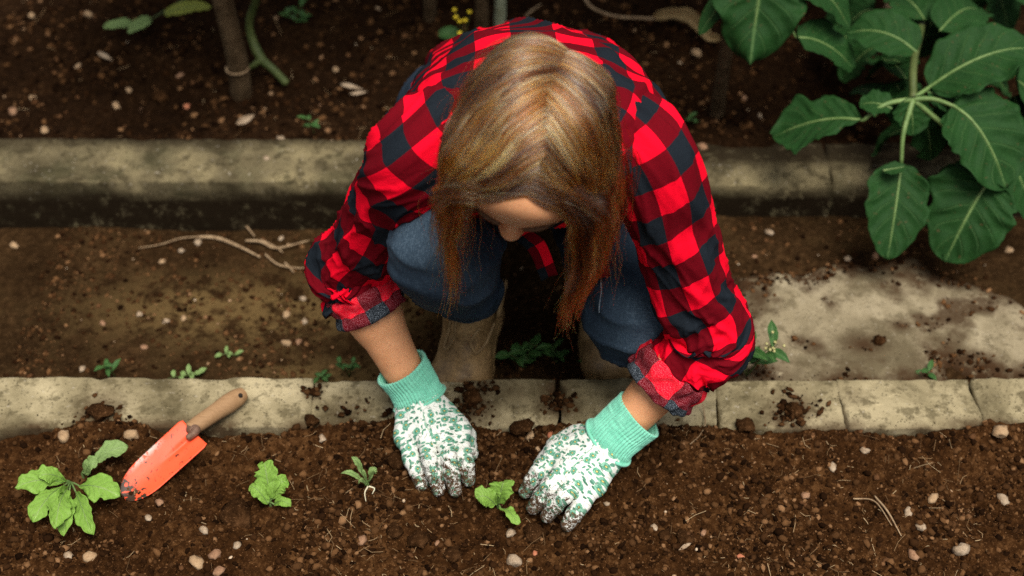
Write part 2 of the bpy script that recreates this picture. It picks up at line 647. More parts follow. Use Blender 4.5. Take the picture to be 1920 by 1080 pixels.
# ------------------------------------------------------------------ kerbs, block by block
def kerb_block(name, x0, x1, yf, yb, ztop, zbot, mat, parent, seed, chip=0.010, step=0.0045, dirtf=None, tilt=0.0):
    """a weathered concrete block: rounded, chipped section swept along x with ragged ends"""
    n = max(4, int((x1 - x0) / step))
    prof = []
    r = 0.004
    def arc(cy, cz, a0, a1):
        for a in np.linspace(a0, a1, 5):
            prof.append((cy + r * math.cos(a), cz + r * math.sin(a)))
    for z in np.linspace(zbot, ztop - r, 14)[:-1]:
        prof.append((yf, z))
    arc(yf + r, ztop - r, math.pi, math.pi / 2)
    for y in np.linspace(yf + r, yb - r, 20)[1:-1]:
        prof.append((y, ztop))
    arc(yb - r, ztop - r, math.pi / 2, 0)
    for z in np.linspace(ztop - r, zbot, 10)[1:]:
        prof.append((yb, z))
    prof = np.array(prof)
    m = len(prof)
    xs = np.linspace(x0, x1, n)
    X = np.repeat(xs[:, None], m, 1)
    Yc = np.repeat(prof[None, :, 0], n, 0)
    Zc = np.repeat(prof[None, :, 1], n, 0)
    p = np.stack([X, Yc, Zc], -1)
    # ragged ends
    e = fbm(np.stack([Yc * 0 + seed, Yc, Zc], -1) * 26, 3, seed) * 0.006
    w0, w1 = sstep(x0 + 0.012, x0, X), sstep(x1 - 0.012, x1, X)
    X = X + e * (w0 + w1)
    # chipped arrises
    top = sstep(ztop - 0.02, ztop, Zc)
    ef = sstep(0.020, 0.0, np.abs(Yc - yf)) * top
    eb = sstep(0.020, 0.0, np.abs(Yc - yb)) * top
    ee = np.maximum(w0, w1) * top
    c = np.maximum(0, fbm(p * 24, 4, seed + 3) + 0.05)
    Zc = Zc - chip * c * (ef + 0.35 * eb + 0.5 * ee) + 0.0026 * fbm(p * 14, 3, 71) * top - 0.0035 * np.maximum(0, fbm(p * 40, 3, 75) - 0.12) * top + 0.0011 * fbm(p * 70, 3, 72) + tilt * (X - (x0 + x1) / 2)
    Yc = Yc + chip * c * (ef - 0.35 * eb) * 0.9 + 0.0012 * fbm(p * 30, 3, 73)
    V = np.stack([X, Yc, Zc], -1).reshape(-1, 3)
    F = grid_faces(n, m, False)[:, ::-1]
    cap0, cap1 = list(range(m))[::-1], list(range((n - 1) * m, n * m))
    faces = [tuple(f) for f in F.tolist()] + [tuple(cap0[::-1]), tuple(cap1[::-1])]
    at = {'dirt': np.clip(dirtf(V[:, 0], V[:, 1], V[:, 2]), 0, 1)}
    return mobj(name, V, faces, mat, parent, attrs=at)


def xpx(u, v=755, z=0.0):
    return P(u, v, z)[0]


def dirt_front(x, y, z):
    p = np.stack([x, y, z], -1)
    d = sstep(Y_KF + 0.03, Y_KF - 0.002, y) * 0.9 * sstep(-0.25, 0.3, fbm(p * 14, 3, 81) + 0.1)
    for u, v, r, a in ((585, 735, 0.012, 1), (885, 765, 0.035, 0.9), (905, 725, 0.022, 0.9), (1045, 760, 0.026, 1.0), (1040, 730, 0.02, 0.9), (1490, 765, 0.03, 0.95), (1470, 785, 0.025, 0.9),
                       (190, 775, 0.035, 0.9), (1600, 745, 0.02, 0.3), (650, 770, 0.03, 0.45), (760, 775, 0.03, 0.4), (960, 735, 0.03, 0.35)):
        q = P(u, v, 0)
        d = np.maximum(d, a * np.exp(-((x - q[0]) ** 2 + (y - q[1]) ** 2) / (r * r)))
    d = np.maximum(d, sstep(-0.01, -0.05, z))
    return d


kf = empty('concrete_kerb', (0, 1.32, 0))
tag(kf, 'low cracked concrete kerb running between the front soil bed and the path', 'kerb')
cuts = [-3.0, -1.6, xpx(-90), xpx(583), xpx(872), xpx(1046), xpx(1343), xpx(1578), xpx(1832), 1.1, 3.0]
for i in range(len(cuts) - 1):
    g0 = 0.0025 if i != 5 else 0.012
    kerb_block('kerb_block', cuts[i] + g0 * 0.5, cuts[i + 1] - 0.0018, Y_KF, Y_KB + 0.002 * (i % 3), -0.002 + 0.0018 * ((i * 37) % 3), -0.16, M['kerb'], kf, 100 + i * 7,
               chip=0.013 if i in (4, 5) else 0.009, step=0.0045 if 1 < i < 9 else 0.02, dirtf=dirt_front, tilt=[0, 0, 0.0, 0.002, -0.004, 0.003, 0.001, -0.002, 0.002, 0][i])


def dirt_shade_rear(x, y, z):
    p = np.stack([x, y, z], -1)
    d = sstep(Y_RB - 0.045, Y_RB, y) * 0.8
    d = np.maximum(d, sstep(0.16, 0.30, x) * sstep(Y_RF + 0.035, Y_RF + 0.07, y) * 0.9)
    d = np.maximum(d, 1.0 * sstep(0.004, -0.022, z + 0.016 * fbm(p * 12, 3, 88)))  # front face: shade painted in below the top edge
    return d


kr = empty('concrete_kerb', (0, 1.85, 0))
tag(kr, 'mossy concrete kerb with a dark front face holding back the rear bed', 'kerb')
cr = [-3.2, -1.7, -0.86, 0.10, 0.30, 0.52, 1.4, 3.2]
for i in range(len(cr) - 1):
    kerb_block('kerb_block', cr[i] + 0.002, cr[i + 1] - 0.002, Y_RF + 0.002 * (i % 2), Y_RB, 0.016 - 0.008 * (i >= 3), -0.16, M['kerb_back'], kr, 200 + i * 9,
               chip=0.012, step=0.006 if 1 <= i <= 5 else 0.03, dirtf=dirt_shade_rear)

# ------------------------------------------------------------------ broken concrete slab on the path, right
out_px = [(1385, 512), (1440, 500), (1500, 508), (1560, 486), (1640, 494), (1690, 478), (1722, 476), (1752, 500), (1800, 516), (1860, 536), (1910, 560), (1960, 600), (2010, 660), (1960, 700), (1840, 690), (1775, 672), (1765, 722), (1600, 722), (1385, 722)]
Z_SL = -0.040
poly = np.array([P(u, v, Z_SL)[:2] for u, v in out_px])
poly = catmull(np.concatenate([poly, poly[:1]]), 220)[:-1]
xs, ys = np.arange(poly[:, 0].min() - 0.05, poly[:, 0].max() + 0.05, 0.0036), np.arange(1.362, poly[:, 1].max() + 0.05, 0.0036)
X, Y = np.meshgrid(xs, ys)
x, y = X.ravel(), Y.ravel()
dm = np.full(len(x), 9.0)
ins = np.zeros(len(x), bool)
for i in range(len(poly)):
    a, b = poly[i], poly[(i + 1) % len(poly)]
    ab = b - a
    t = np.clip(((x - a[0]) * ab[0] + (y - a[1]) * ab[1]) / max(ab @ ab, 1e-12), 0, 1)
    dm = np.minimum(dm, np.hypot(x - a[0] - t * ab[0], y - a[1] - t * ab[1]))
    c = ((a[1] > y) != (b[1] > y)) & (x < (b[0] - a[0]) * (y - a[1]) / (b[1] - a[1] + 1e-12) + a[0])
    ins ^= c
sdist = np.where(ins, dm, -dm)
p3 = np.stack([x, y, x * 0], -1)
sdist = sdist + 0.020 * fbm(p3 * 20, 5, 61, 0.6)
z = Z_SL + 0.003 * fbm(p3 * 9, 3, 62) + 0.0014 * fbm(p3 * 60, 3, 63) - 0.005 * sstep(0.05, 0.0, sdist) - 0.05 * sstep(0.006, -0.03, sdist)
dirt = np.clip(sstep(0.055, -0.004, sdist + 0.05 * fbm(p3 * 26, 5, 64, 0.65)), 0, 1)
dirt = np.maximum(dirt, 0.85 * sstep(0.22, 0.5, fbm(p3 * 11, 4, 65, 0.6)))
for u, v, r in ((1620, 645, 0.032), (1690, 610, 0.018), (1790, 690, 0.05), (1745, 705, 0.03), (1690, 515, 0.022), (1500, 640, 0.018), (1430, 700, 0.05)):
    q = P(u, v, Z_SL)
    dirt = np.maximum(dirt, 0.95 * np.exp(-((x - q[0]) ** 2 + (y - q[1]) ** 2 * 2.2) / (r * r)))
sl = mobj('slab', np.stack([x, y, z], -1), grid_faces(len(ys), len(xs), False), M['slab'], attrs={'dirt': dirt})
tag(sl, 'pale broken concrete slab lying in the path beside the kneeling leg', 'slab', kind='structure')


# ------------------------------------------------------------------ crumbs, grit, fibres
def ico():
    f = (1 + 5 ** 0.5) / 2
    v = np.array([(-1, f, 0), (1, f, 0), (-1, -f, 0), (1, -f, 0), (0, -1, f), (0, 1, f), (0, -1, -f), (0, 1, -f), (f, 0, -1), (f, 0, 1), (-f, 0, -1), (-f, 0, 1)], float)
    t = np.array([(0, 11, 5), (0, 5, 1), (0, 1, 7), (0, 7, 10), (0, 10, 11), (1, 5, 9), (5, 11, 4), (11, 10, 2), (10, 7, 6), (7, 1, 8), (3, 9, 4), (3, 4, 2), (3, 2, 6), (3, 6, 8), (3, 8, 9), (4, 9, 5), (2, 4, 11), (6, 2, 10), (8, 6, 7), (9, 8, 1)])
    return nrm(v), t


def ico2():
    v, t = ico()
    v = list(map(tuple, v)); cache = {}
    def mid(a, b):
        k = (min(a, b), max(a, b))
        if k not in cache:
            v.append(tuple(nrm(np.array(v[a]) + np.array(v[b])))); cache[k] = len(v) - 1
        return cache[k]
    T = []
    for a, b, c in t:
        x, y, z_ = mid(a, b), mid(b, c), mid(c, a)
        T += [(a, x, z_), (b, y, x), (c, z_, y), (x, y, z_)]
    return np.array(v), np.array(T)


def rot_rand(n):
    q = nrm(rng.normal(size=(n, 4)))
    w, x, y, z = q.T
    return np.stack([1 - 2 * (y * y + z * z), 2 * (x * y - z * w), 2 * (x * z + y * w), 2 * (x * y + z * w), 1 - 2 * (x * x + z * z), 2 * (y * z - x * w),
                     2 * (x * z - y * w), 2 * (y * z + x * w), 1 - 2 * (x * x + y * y)], -1).reshape(n, 3, 3)


def scatter(name, pts, size, mat, tint, flat=0.75, seed=0, label=None):
    v, t = ico()
    n = len(pts)
    base = v[None] * (1 + 0.75 * (rng.random((n, 12, 1)) - 0.5))
    base = base * (1 + 0.8 * (rng.random((n, 1, 3)) - 0.5)) * size[:, None, None]
    V = np.einsum('nij,nkj->nki', rot_rand(n), base)
    V[..., 2] *= flat
    V = V + pts[:, None]
    F = (t[None] + 12 * np.arange(n)[:, None, None]).reshape(-1, 3)
    o = mobj(name, V.reshape(-1, 3), F, mat, smooth=False, attrs={'tint': np.repeat(tint, 12)})
    tag(o, kind='stuff', label=label, cat=name.split('_')[-1])
    return o


def scat_pts(n, x0, x1, y0, y1, zf, dens=None, lift=0.0):
    x, y = rng.uniform(x0, x1, n), rng.uniform(y0, y1, n)
    if dens is not None:
        k = rng.random(n) < dens(x, y)
        x, y = x[k], y[k]
    return np.stack([x, y, zf(x, y) + lift], -1)


def clump(seed, sc, lo=-0.2, hi=0.35):
    return lambda x, y: 0.25 + 0.75 * sstep(lo, hi, fbm(np.stack([x * sc, y * sc, x * 0], -1), 3, seed))


pts = scat_pts(36000, -0.74, 0.74, 0.93, 1.30, z_front, clump(5, 9))
pts = pts[pts[:, 2] > -0.001 - 0.08 * (pts[:, 1] < Y_KF - 0.004)]
scatter('soil_crumbs', pts, 0.0012 + 0.0042 * rng.random(len(pts)) ** 3.5, M['crumb'], rng.random(len(pts)), 0.8, label='dark crumbly soil lumps covering the front bed')
pts = scat_pts(900, -0.62, 0.62, 0.96, 1.285, z_front, lambda x, y: (0.18 + 0.82 * sstep(0.02, 0.3, x)) * clump(15, 6)(x, y), 0.001)
scatter('pale_grit', pts, 0.0008 + 0.0052 * rng.random(len(pts)) ** 6, M['grit'], rng.random(len(pts)) ** 2.2, 0.7, label='pale and pinkish grit sprinkled through the front soil')
pts = scat_pts(13000, -0.75, 0.75, 1.375, 1.785, z_path, lambda x, y: np.clip(clump(25, 8)(x, y) * (1 - 0.95 * ((x > 0.3) & (y < 1.6))), 0, 1))
scatter('path_crumbs', pts, 0.0012 + 0.004 * rng.random(len(pts)) ** 3.5, M['crumb'], rng.random(len(pts)), 0.7, label='earth crumbs trodden into the path')
pts = scat_pts(600, -0.75, 0.75, 1.375, 1.785, z_path, lambda x, y: np.clip(clump(26, 8)(x, y) * (1 - 0.95 * ((x > 0.3) & (y < 1.6))), 0, 1), 0.001)
scatter('path_grit', pts, 0.0012 + 0.0046 * rng.random(len(pts)) ** 4, M['grit'], rng.random(len(pts)) ** 1.8, 0.75, label='pale grit scattered along the earth path')
pts = scat_pts(14000, -0.95, 0.95, 1.905, 2.6, z_back, clump(35, 8))
scatter('rear_soil_crumbs', pts, 0.0016 + 0.006 * rng.random(len(pts)) ** 3, M['crumb'], rng.random(len(pts)) ** 1.7, 0.8, label='dark crumbly soil lumps covering the rear bed')
pts = scat_pts(800, -0.95, 0.95, 1.91, 2.6, z_back, clump(36, 5), 0.001)
scatter('rear_grit', pts, 0.0016 + 0.005 * rng.random(len(pts)) ** 3.2, M['grit'], rng.random(len(pts)) ** 2.4, 0.75, label='pale grit scattered over the rear bed')
pts = np.concatenate([np.stack([rng.normal(P(u, v, 0)[0], r, k), rng.normal(P(u, v, 0)[1], r * 0.7, k), np.full(k, 0.001)], -1) for u, v, r, k in
                      ((585, 735, 0.008, 30), (885, 765, 0.018, 90), (900, 725, 0.014, 60), (1045, 755, 0.013, 80), (1490, 765, 0.018, 70), (1475, 785, 0.016, 60), (650, 770, 0.02, 22), (190, 780, 0.022, 60), (1250, 770, 0.02, 20), (745, 770, 0.015, 30))])
pts = pts[(pts[:, 1] > Y_KF) & (pts[:, 1] < Y_KB - 0.006)]
scatter('spilled_crumbs', pts, 0.001 + 0.0045 * rng.random(len(pts)) ** 2.5, M['crumb'], rng.random(len(pts)) * 0.8, 0.7, label='soil crumbs spilled on top of the front kerb')

k = (np.abs(sdist) < 0.03) | ((dirt > 0.55) & (sdist > 0))
cand = np.stack([x, y, z + 0.001], -1)[k]
cand = cand[rng.permutation(len(cand))[:2600]]
cand = cand[rng.random(len(cand)) < 0.25 + 0.75 * sstep(-0.1, 0.3, fbm(cand * 25, 2, 66))]
scatter('slab_crumbs', cand + rng.normal(size=cand.shape) * [0.002, 0.002, 0], 0.001 + 0.0042 * rng.random(len(cand)) ** 3, M['crumb'], rng.random(len(cand)), 0.7, label='soil crumbs drifted over the edges of the concrete slab')

# thin dry fibres and rootlets in the soil
def fibres(name, n, x0, x1, y0, y1, zf, lmin, lmax, label):
    p = scat_pts(n, x0, x1, y0, y1, zf, clump(45, 6), 0.0015)
    n = len(p)
    a = rng.uniform(0, 2 * np.pi, n)
    L = lmin + (lmax - lmin) * rng.random(n) ** 3
    d = np.stack([np.cos(a), np.sin(a), 0.25 * rng.normal(size=n)], -1)
    s = np.stack([-np.sin(a), np.cos(a), a * 0], -1) * (0.0003 + 0.0004 * rng.random(n))[:, None]
    c = rng.normal(size=(n, 1)) * 0.25
    m = p + s / np.linalg.norm(s, axis=1, keepdims=True) * c * L[:, None] * 0.5
    up = np.array([0, 0, 0.0005])
    rows = [p - d * L[:, None] / 2, m, p + d * L[:, None] / 2]
    V = np.stack([k for r in rows for k in (r + s, r - s, r + up)], 1)
    f = []
    for i in (0, 3):
        for j in range(3):
            f.append((i + j, i + (j + 1) % 3, i + 3 + (j + 1) % 3, i + 3 + j))
    F = (np.array(f)[None] + 9 * np.arange(n)[:, None, None]).reshape(-1, 4)
    o = mobj(name, V.reshape(-1, 3), F, M['fibre'], attrs={'tint': np.repeat(rng.random(n), 9)})
    tag(o, kind='stuff', label=label, cat='fibres')


fibres('dry_fibres', 1500, -0.6, 0.6, 0.97, 1.27, z_front, 0.004, 0.035, 'thin dry rootlets and straw bits in the front soil')
fibres('rear_dry_fibres', 500, -0.9, 0.9, 1.92, 2.5, z_back, 0.006, 0.05, 'thin dry straw bits in the rear soil')

# ------------------------------------------------------------------ person: materials
def plaid_mat(name, heather=0.0):
    t = NT(name)
    uv = t.uv()
    wob = t.noise(uv, 30, 3, 0.5, 0, 1)
    add = t.n('VectorMath', operation='MULTIPLY_ADD')
    t.set(add.inputs[0], wob); add.inputs[1].default_value = (0.0012, 0.0012, 0); t.set(add.inputs[2], uv)
    s = t.sep(add.outputs[0])
    SQ = 0.0370
    def band(x):
        return t.math('GREATER_THAN', t.math('FRACT', t.math('DIVIDE', x, SQ * 2)), 0.5)
    bu, bv = band(s[0]), band(s[1])
    raw = t.sep(uv)
    th = 1500.0
    warp = t.math('GREATER_THAN', t.math('FRACT', t.math('MULTIPLY', t.math('ADD', raw[0], raw[1]), th / 4)), 0.5)
    red, blk = (0.86, 0.003, 0.022), (0.008, 0.0105, 0.0145)
    nz = t.noise(t.mapv(uv, (900, 160, 1)), 1.0, 2, 0.6)
    nz2 = t.noise(t.mapv(uv, (160, 900, 1)), 1.0, 2, 0.6)
    redv = t.mix(t.math('MULTIPLY', nz, 0.30), red, (0.42, 0.001, 0.012))
    blkv = t.mix(t.math('MULTIPLY', nz2, 0.5), blk, (0.018, 0.026, 0.036))
    half = t.mix(t.math('MULTIPLY_ADD', warp, 0.16, t.math('MULTIPLY', nz2, 0.30)), (0.145, 0.0011, 0.006), (0.012, 0.005, 0.007))
    both = t.math('MULTIPLY', bu, bv)
    any_ = t.math('MAXIMUM', bu, bv)
    col = t.mix(any_, redv, half)
    col = t.mix(both, col, blkv)
    if heather:
        w = t.noise(t.mapv(uv, (1600, 700, 1)), 1.0, 2, 0.7)
        w2 = t.noise(t.mapv(uv, (700, 1600, 1)), 1.0, 2, 0.7)
        col = t.mix(t.math('MULTIPLY', t.step(t.math('MAXIMUM', w, w2), 0.56, 0.70), heather), col, t.mix(both, (0.60, 0.22, 0.26), (0.34, 0.40, 0.47)))
    fine = t.math('ADD', t.math('SINE', t.math('MULTIPLY', t.math('ADD', raw[0], raw[1]), 5200.0)), t.math('MULTIPLY', nz, 2.0))
    nb = t.bump(fine, 0.22, 0.0005)
    nb = t.bump(t.noise(uv, 60, 4, 0.6, 0.8), 0.35, 0.003, nb)
    return t.bsdf(col, 0.9, nb, 0.05)


def denim_mat():
    t = NT('blue_denim')
    o = t.obj()
    f = t.attr('fade')
    a = t.noise(t.mapv(o, (900, 150, 150)), 1.0, 2, 0.6)
    b = t.noise(t.mapv(o, (150, 620, 620)), 1.0, 2, 0.6)
    thread = t.math('ADD', t.math('MULTIPLY', a, 0.5), t.math('MULTIPLY', b, 0.5))
    blot = t.noise(o, 16, 4, 0.6)
    base = t.mix(f, (0.010, 0.019, 0.033), (0.075, 0.125, 0.18))
    col = t.mix(t.step(thread, 0.44, 0.64), base, t.mix(f, (0.020, 0.036, 0.057), (0.16, 0.235, 0.31)))
    col = t.mix(t.math('MULTIPLY', t.step(blot, 0.62, 0.35), 0.5), col, (0.012, 0.022, 0.038))
    nb = t.bump(thread, 0.45, 0.0008)
    return t.bsdf(col, 0.85, nb, 0.15)


def skin_mat():
    t = NT('tanned_skin')
    o = t.obj()
    a = t.noise(o, 30, 4, 0.6)
    col = t.mix(a, (0.57, 0.255, 0.118), (0.72, 0.36, 0.18))
    col = t.mix(t.math('MULTIPLY', t.step(t.noise(o, 240, 2, 0.5), 0.60, 0.70), 0.35), col, (0.30, 0.11, 0.055))
    h = t.noise(t.mapv(o, (700, 260, 500)), 1.0, 3, 0.6)
    return t.bsdf(col, 0.52, t.bump(h, 0.28, 0.0010), 0.4, sss=0.12)


def glove_mat():
    t = NT('floral_cotton')
    uv = t.uv()
    s = t.sep(uv)
    warp = t.noise(uv, 110, 2, 0.5, 0, 1)
    vm = t.n('VectorMath', operation='MULTIPLY_ADD')
    t.set(vm.inputs[0], warp); vm.inputs[1].default_value = (0.0022, 0.0022, 0); t.set(vm.inputs[2], uv)
    col = (0.74, 0.76, 0.71)
    stem = t.math('ABSOLUTE', t.math('SUBTRACT', t.noise(uv, 85, 1, 0.4, 0.6), 0.5))
    col = t.mix(t.math('MULTIPLY', t.step(stem, 0.016, 0.006), 0.75), col, (0.06, 0.10, 0.075))
    lf = t.voro(t.mapv(vm.outputs[0], (100, 200, 1), (0, 0, 0.6)), 1.0, rnd=1.0, dim='2D')
    keep = t.math('GREATER_THAN', t.sep(lf.outputs['Color'])[0], 0.5)
    col = t.mix(t.math('MULTIPLY', t.step(lf.outputs['Distance'], 0.36, 0.28), keep), col, t.mix(t.sep(lf.outputs['Color'])[1], (0.04, 0.15, 0.095), (0.15, 0.34, 0.25)))
    lg = t.voro(t.mapv(vm.outputs[0], (210, 105, 1), (0, 0, -0.4), (3, 5, 0)), 1.0, rnd=1.0, dim='2D')
    keep = t.math('GREATER_THAN', t.sep(lg.outputs['Color'])[0], 0.78)
    col = t.mix(t.math('MULTIPLY', t.step(lg.outputs['Distance'], 0.34, 0.27), keep), col, (0.10, 0.27, 0.19))
    fl = t.voro(vm.outputs[0], 70, rnd=0.75, dim='2D')
    d = fl.outputs['Distance']
    keep = t.math('GREATER_THAN', t.sep(fl.outputs['Color'])[0], 0.30)
    petal = t.mix(t.step(t.noise(uv, 420, 3, 0.6), 0.4, 0.62), (0.07, 0.26, 0.17), (0.26, 0.50, 0.38))
    col = t.mix(t.math('MULTIPLY', t.step(d, 0.36, 0.31), keep), col, petal)
    col = t.mix(t.math('MULTIPLY', t.step(d, 0.15, 0.12), keep), col, (0.05, 0.16, 0.10))
    col = t.mix(t.math('MULTIPLY', t.step(d, 0.085, 0.06), keep), col, (0.62, 0.50, 0.16))
    dn = t.noise(t.obj(), 170, 6, 0.75, 0.5)
    dn2 = t.noise(t.obj(), 700, 3, 0.7)
    thr = t.math('ADD', t.math('MULTIPLY', dn, 0.65), t.math('MULTIPLY', dn2, 0.35))
    dirt = t.step(t.math('ADD', thr, t.math('MULTIPLY', t.attr('soil'), 0.23)), 0.64, 0.68)
    col = t.mix(dirt, col, t.mix(dn2, (0.035, 0.018, 0.009), (0.085, 0.045, 0.022)))
    col = t.mix(t.math('MULTIPLY', t.attr('soil'), 0.16), col, (0.16, 0.09, 0.05))
    nb = t.bump(t.noise(t.obj(), 1400, 2, 0.5), 0.15, 0.0004)
    nb = t.bump(t.math('ADD', t.noise(t.obj(), 70, 4, 0.6, 1.0), dirt), 0.35, 0.0016, nb)
    return t.bsdf(col, 0.8, nb, 0.2)


def plain(name, c1, c2, scale, rough=0.7, bump=0.3, spec=0.3, sheen=0.0, bd=0.001, metal=0.0):
    t = NT(name)
    o = t.obj()
    n = t.noise(o, scale, 5, 0.62)
    n2 = t.noise(o, scale * 9, 3, 0.6)
    col = t.mix(t.step(t.math('MULTIPLY_ADD', n2, 0.35, t.math('MULTIPLY', n, 0.65)), 0.34, 0.66), c1, c2)
    return t.bsdf(col, rough, t.bump(n2, bump, bd), spec, sheen=sheen, metal=metal)


M['plaid'] = plaid_mat('red_black_check')
M['plaid_in'] = plaid_mat('red_black_check_inside', 0.85)
M['denim'] = denim_mat()
M['skin'] = skin_mat()
M['glove'] = glove_mat()
M['knit'] = plain('mint_knit', (0.15, 0.50, 0.36), (0.22, 0.62, 0.46), 60, 0.85, 0.4, 0.15, 0.2)
M['boot'] = plain('tan_leather', (0.12, 0.070, 0.027), (0.34, 0.215, 0.095), 34, 0.45, 0.4, 0.4)
M['boot_trim'] = plain('pale_boot_edge', (0.17, 0.105, 0.045), (0.30, 0.20, 0.095), 60, 0.6)
M['sole'] = plain('dark_sole', (0.03, 0.02, 0.014), (0.06, 0.04, 0.025), 60, 0.8)
M['thread'] = plain('pale_thread', (0.08, 0.11, 0.15), (0.20, 0.24, 0.28), 300, 0.9)
M['brow'] = plain('brow_hair', (0.06, 0.028, 0.012), (0.10, 0.05, 0.025), 200, 0.8)
M['lip'] = plain('lips', (0.36, 0.08, 0.06), (0.44, 0.12, 0.09), 120, 0.45)

# ------------------------------------------------------------------ person: joints
XC = 0.022
shL, shR = PY(790, 286, 1.300), PY(1208, 288, 1.300)
elL, elR = P(658, 512, 0.212), P(1324, 626, 0.190)
wrL, wrR = P(783, 742, 0.052), P(1146, 824, 0.052)
knL, knR = P(835, 478, 0.335), P(1196, 585, 0.15)
anL, anR = P(882, 550, 0.082), np.array([0.145, 1.56, 0.03])
hipL, hipR = np.array([-0.075, 1.74, 0.16]), np.array([0.115, 1.74, 0.15])
F_ = nrm(-0.22 * np.array([1.0, 0, 0]) - 0.955 * SU - 0.17 * TW)
U_ = nrm(TW - (TW @ F_) * F_)
S_ = np.cross(F_, U_)                       # towards the right of the picture
if S_[0] < 0:
    S_ = -S_
HC = CAMP + ray(1000, 246) * 1.47           # head centre, 1.47 m from the lens plane
AX = np.array([S_, F_, U_])
person = empty('person', (0.03, 1.47, Z_PATH))
tag(person, 'person in red and black checked shirt and jeans crouching to plant seedlings', 'person')


def H(s, f, u):
    return HC + S_ * s + F_ * f + U_ * u


# ------------------------------------------------------------------ body: one continuous mesh
B = Field((-0.36, 1.0, -0.14), (0.42, 1.92, 0.72), 0.0042)
spine = [np.array([XC, 1.76, 0.17]), np.array([XC, 1.62, 0.29]), np.array([XC, 1.47, 0.375]), np.array([XC, 1.335, 0.43]), np.array([XC, 1.262, 0.49])]
for s in (-1, 1):
    off = np.array([s * 0.065, 0, 0])
    for a, b, r1, r2 in zip(spine[:-1], spine[1:], (0.085, 0.08, 0.078, 0.075), (0.08, 0.078, 0.075, 0.05)):
        B.cone(a + off * (1 if b is not spine[-1] else 1), b + off * (1 if b is not spine[-1] else 0.2), r1, r2, 0.03)
B.cone(spine[-1], H(0, -0.035, -0.06), 0.052, 0.05, 0.03)
B.ell(HC, (0.068, 0.088, 0.081), AX, 0.02)
B.ell(H(0, 0.032, -0.045), (0.058, 0.060, 0.072), AX, 0.03)
B.cone(H(0, 0.062, -0.105), H(0, 0.066, -0.098), 0.017, 0.018, 0.03)
B.ell(H(0, 0.070, 0.02), (0.050, 0.022, 0.035), AX, 0.02)
for s in (-1, 1):
    B.cone(H(s * 0.012, 0.093, 0.004), H(s * 0.045, 0.078, 0.004), 0.006, 0.006, 0.012)
    B.ell(H(s * 0.031, 0.094, -0.016), (0.015, 0.010, 0.010), AX, 0.010, sub=True)
    B.ell(H(s * 0.031, 0.078, -0.017), (0.013, 0.012, 0.0115), AX, 0.004)
    B.ell(H(s * 0.037, 0.066, -0.05), (0.02, 0.018, 0.022), AX, 0.02)
    B.ell(H(s * 0.073, -0.004, -0.024), (0.007, 0.016, 0.028), AX, 0.006)
    B.ell(H(s * 0.0125, 0.100, -0.049), (0.0075, 0.010, 0.0075), AX, 0.007)
    B.ell(H(s * 0.006, 0.100, -0.0575), (0.003, 0.005, 0.002), AX, 0.002, sub=True)
B.cone(H(0, 0.088, -0.002), H(0, 0.111, -0.040), 0.0075, 0.0105, 0.012)
B.ell(H(0, 0.113, -0.044), (0.0105, 0.010, 0.009), AX, 0.008)
for sh, el, wr in ((shL, elL, wrL), (shR, elR, wrR)):
    B.cone(spine[3] + (sh - spine[3]) * 0.3, sh, 0.05, 0.042, 0.03)
    B.cone(sh, el, 0.036, 0.028, 0.02)
    fm = el + (wr - el) * 0.32
    B.cone(el, fm, 0.028, 0.0335, 0.02)
    B.cone(fm, wr, 0.0340, 0.0235, 0.02)
    B.cone(wr, wr + nrm(wr - el) * 0.05, 0.020, 0.018, 0.01)
for hp, kn, an in ((hipL, knL, anL), (hipR, knR, anR)):
    B.cone(hp, kn, 0.075, 0.047, 0.03)
    B.cone(kn, an, 0.045, 0.033, 0.02)
    B.cone(an, an + np.array([0, -0.035, -0.075]), 0.03, 0.025, 0.02)
V, Fq = B.mesh(2)
V = V + vnormals(V, Fq) * (0.0007 * fbm(V * 60, 3, 7))[:, None]
body = mobj('body', V, Fq, M['skin'], person)
for s in (-1, 1):
    tube_obj('eyebrow', [H(s * 0.013, 0.1015, 0.004), H(s * 0.03, 0.096, 0.008), H(s * 0.048, 0.083, 0.003)], [0.0026, 0.003, 0.0012], M['brow'], body, n=10, sides=6)
    tube_obj('eyelash', [H(s * 0.019, 0.0905, -0.0225), H(s * 0.031, 0.0965, -0.0250), H(s * 0.044, 0.0855, -0.0215)], [0.0009, 0.0014, 0.0008], M['brow'], body, n=10, sides=5)
tube_obj('lips', [H(-0.021, 0.088, -0.075), H(0, 0.098, -0.0735), H(0.021, 0.088, -0.075)], [0.002, 0.0055, 0.002], M['lip'], body, n=10, sides=8)


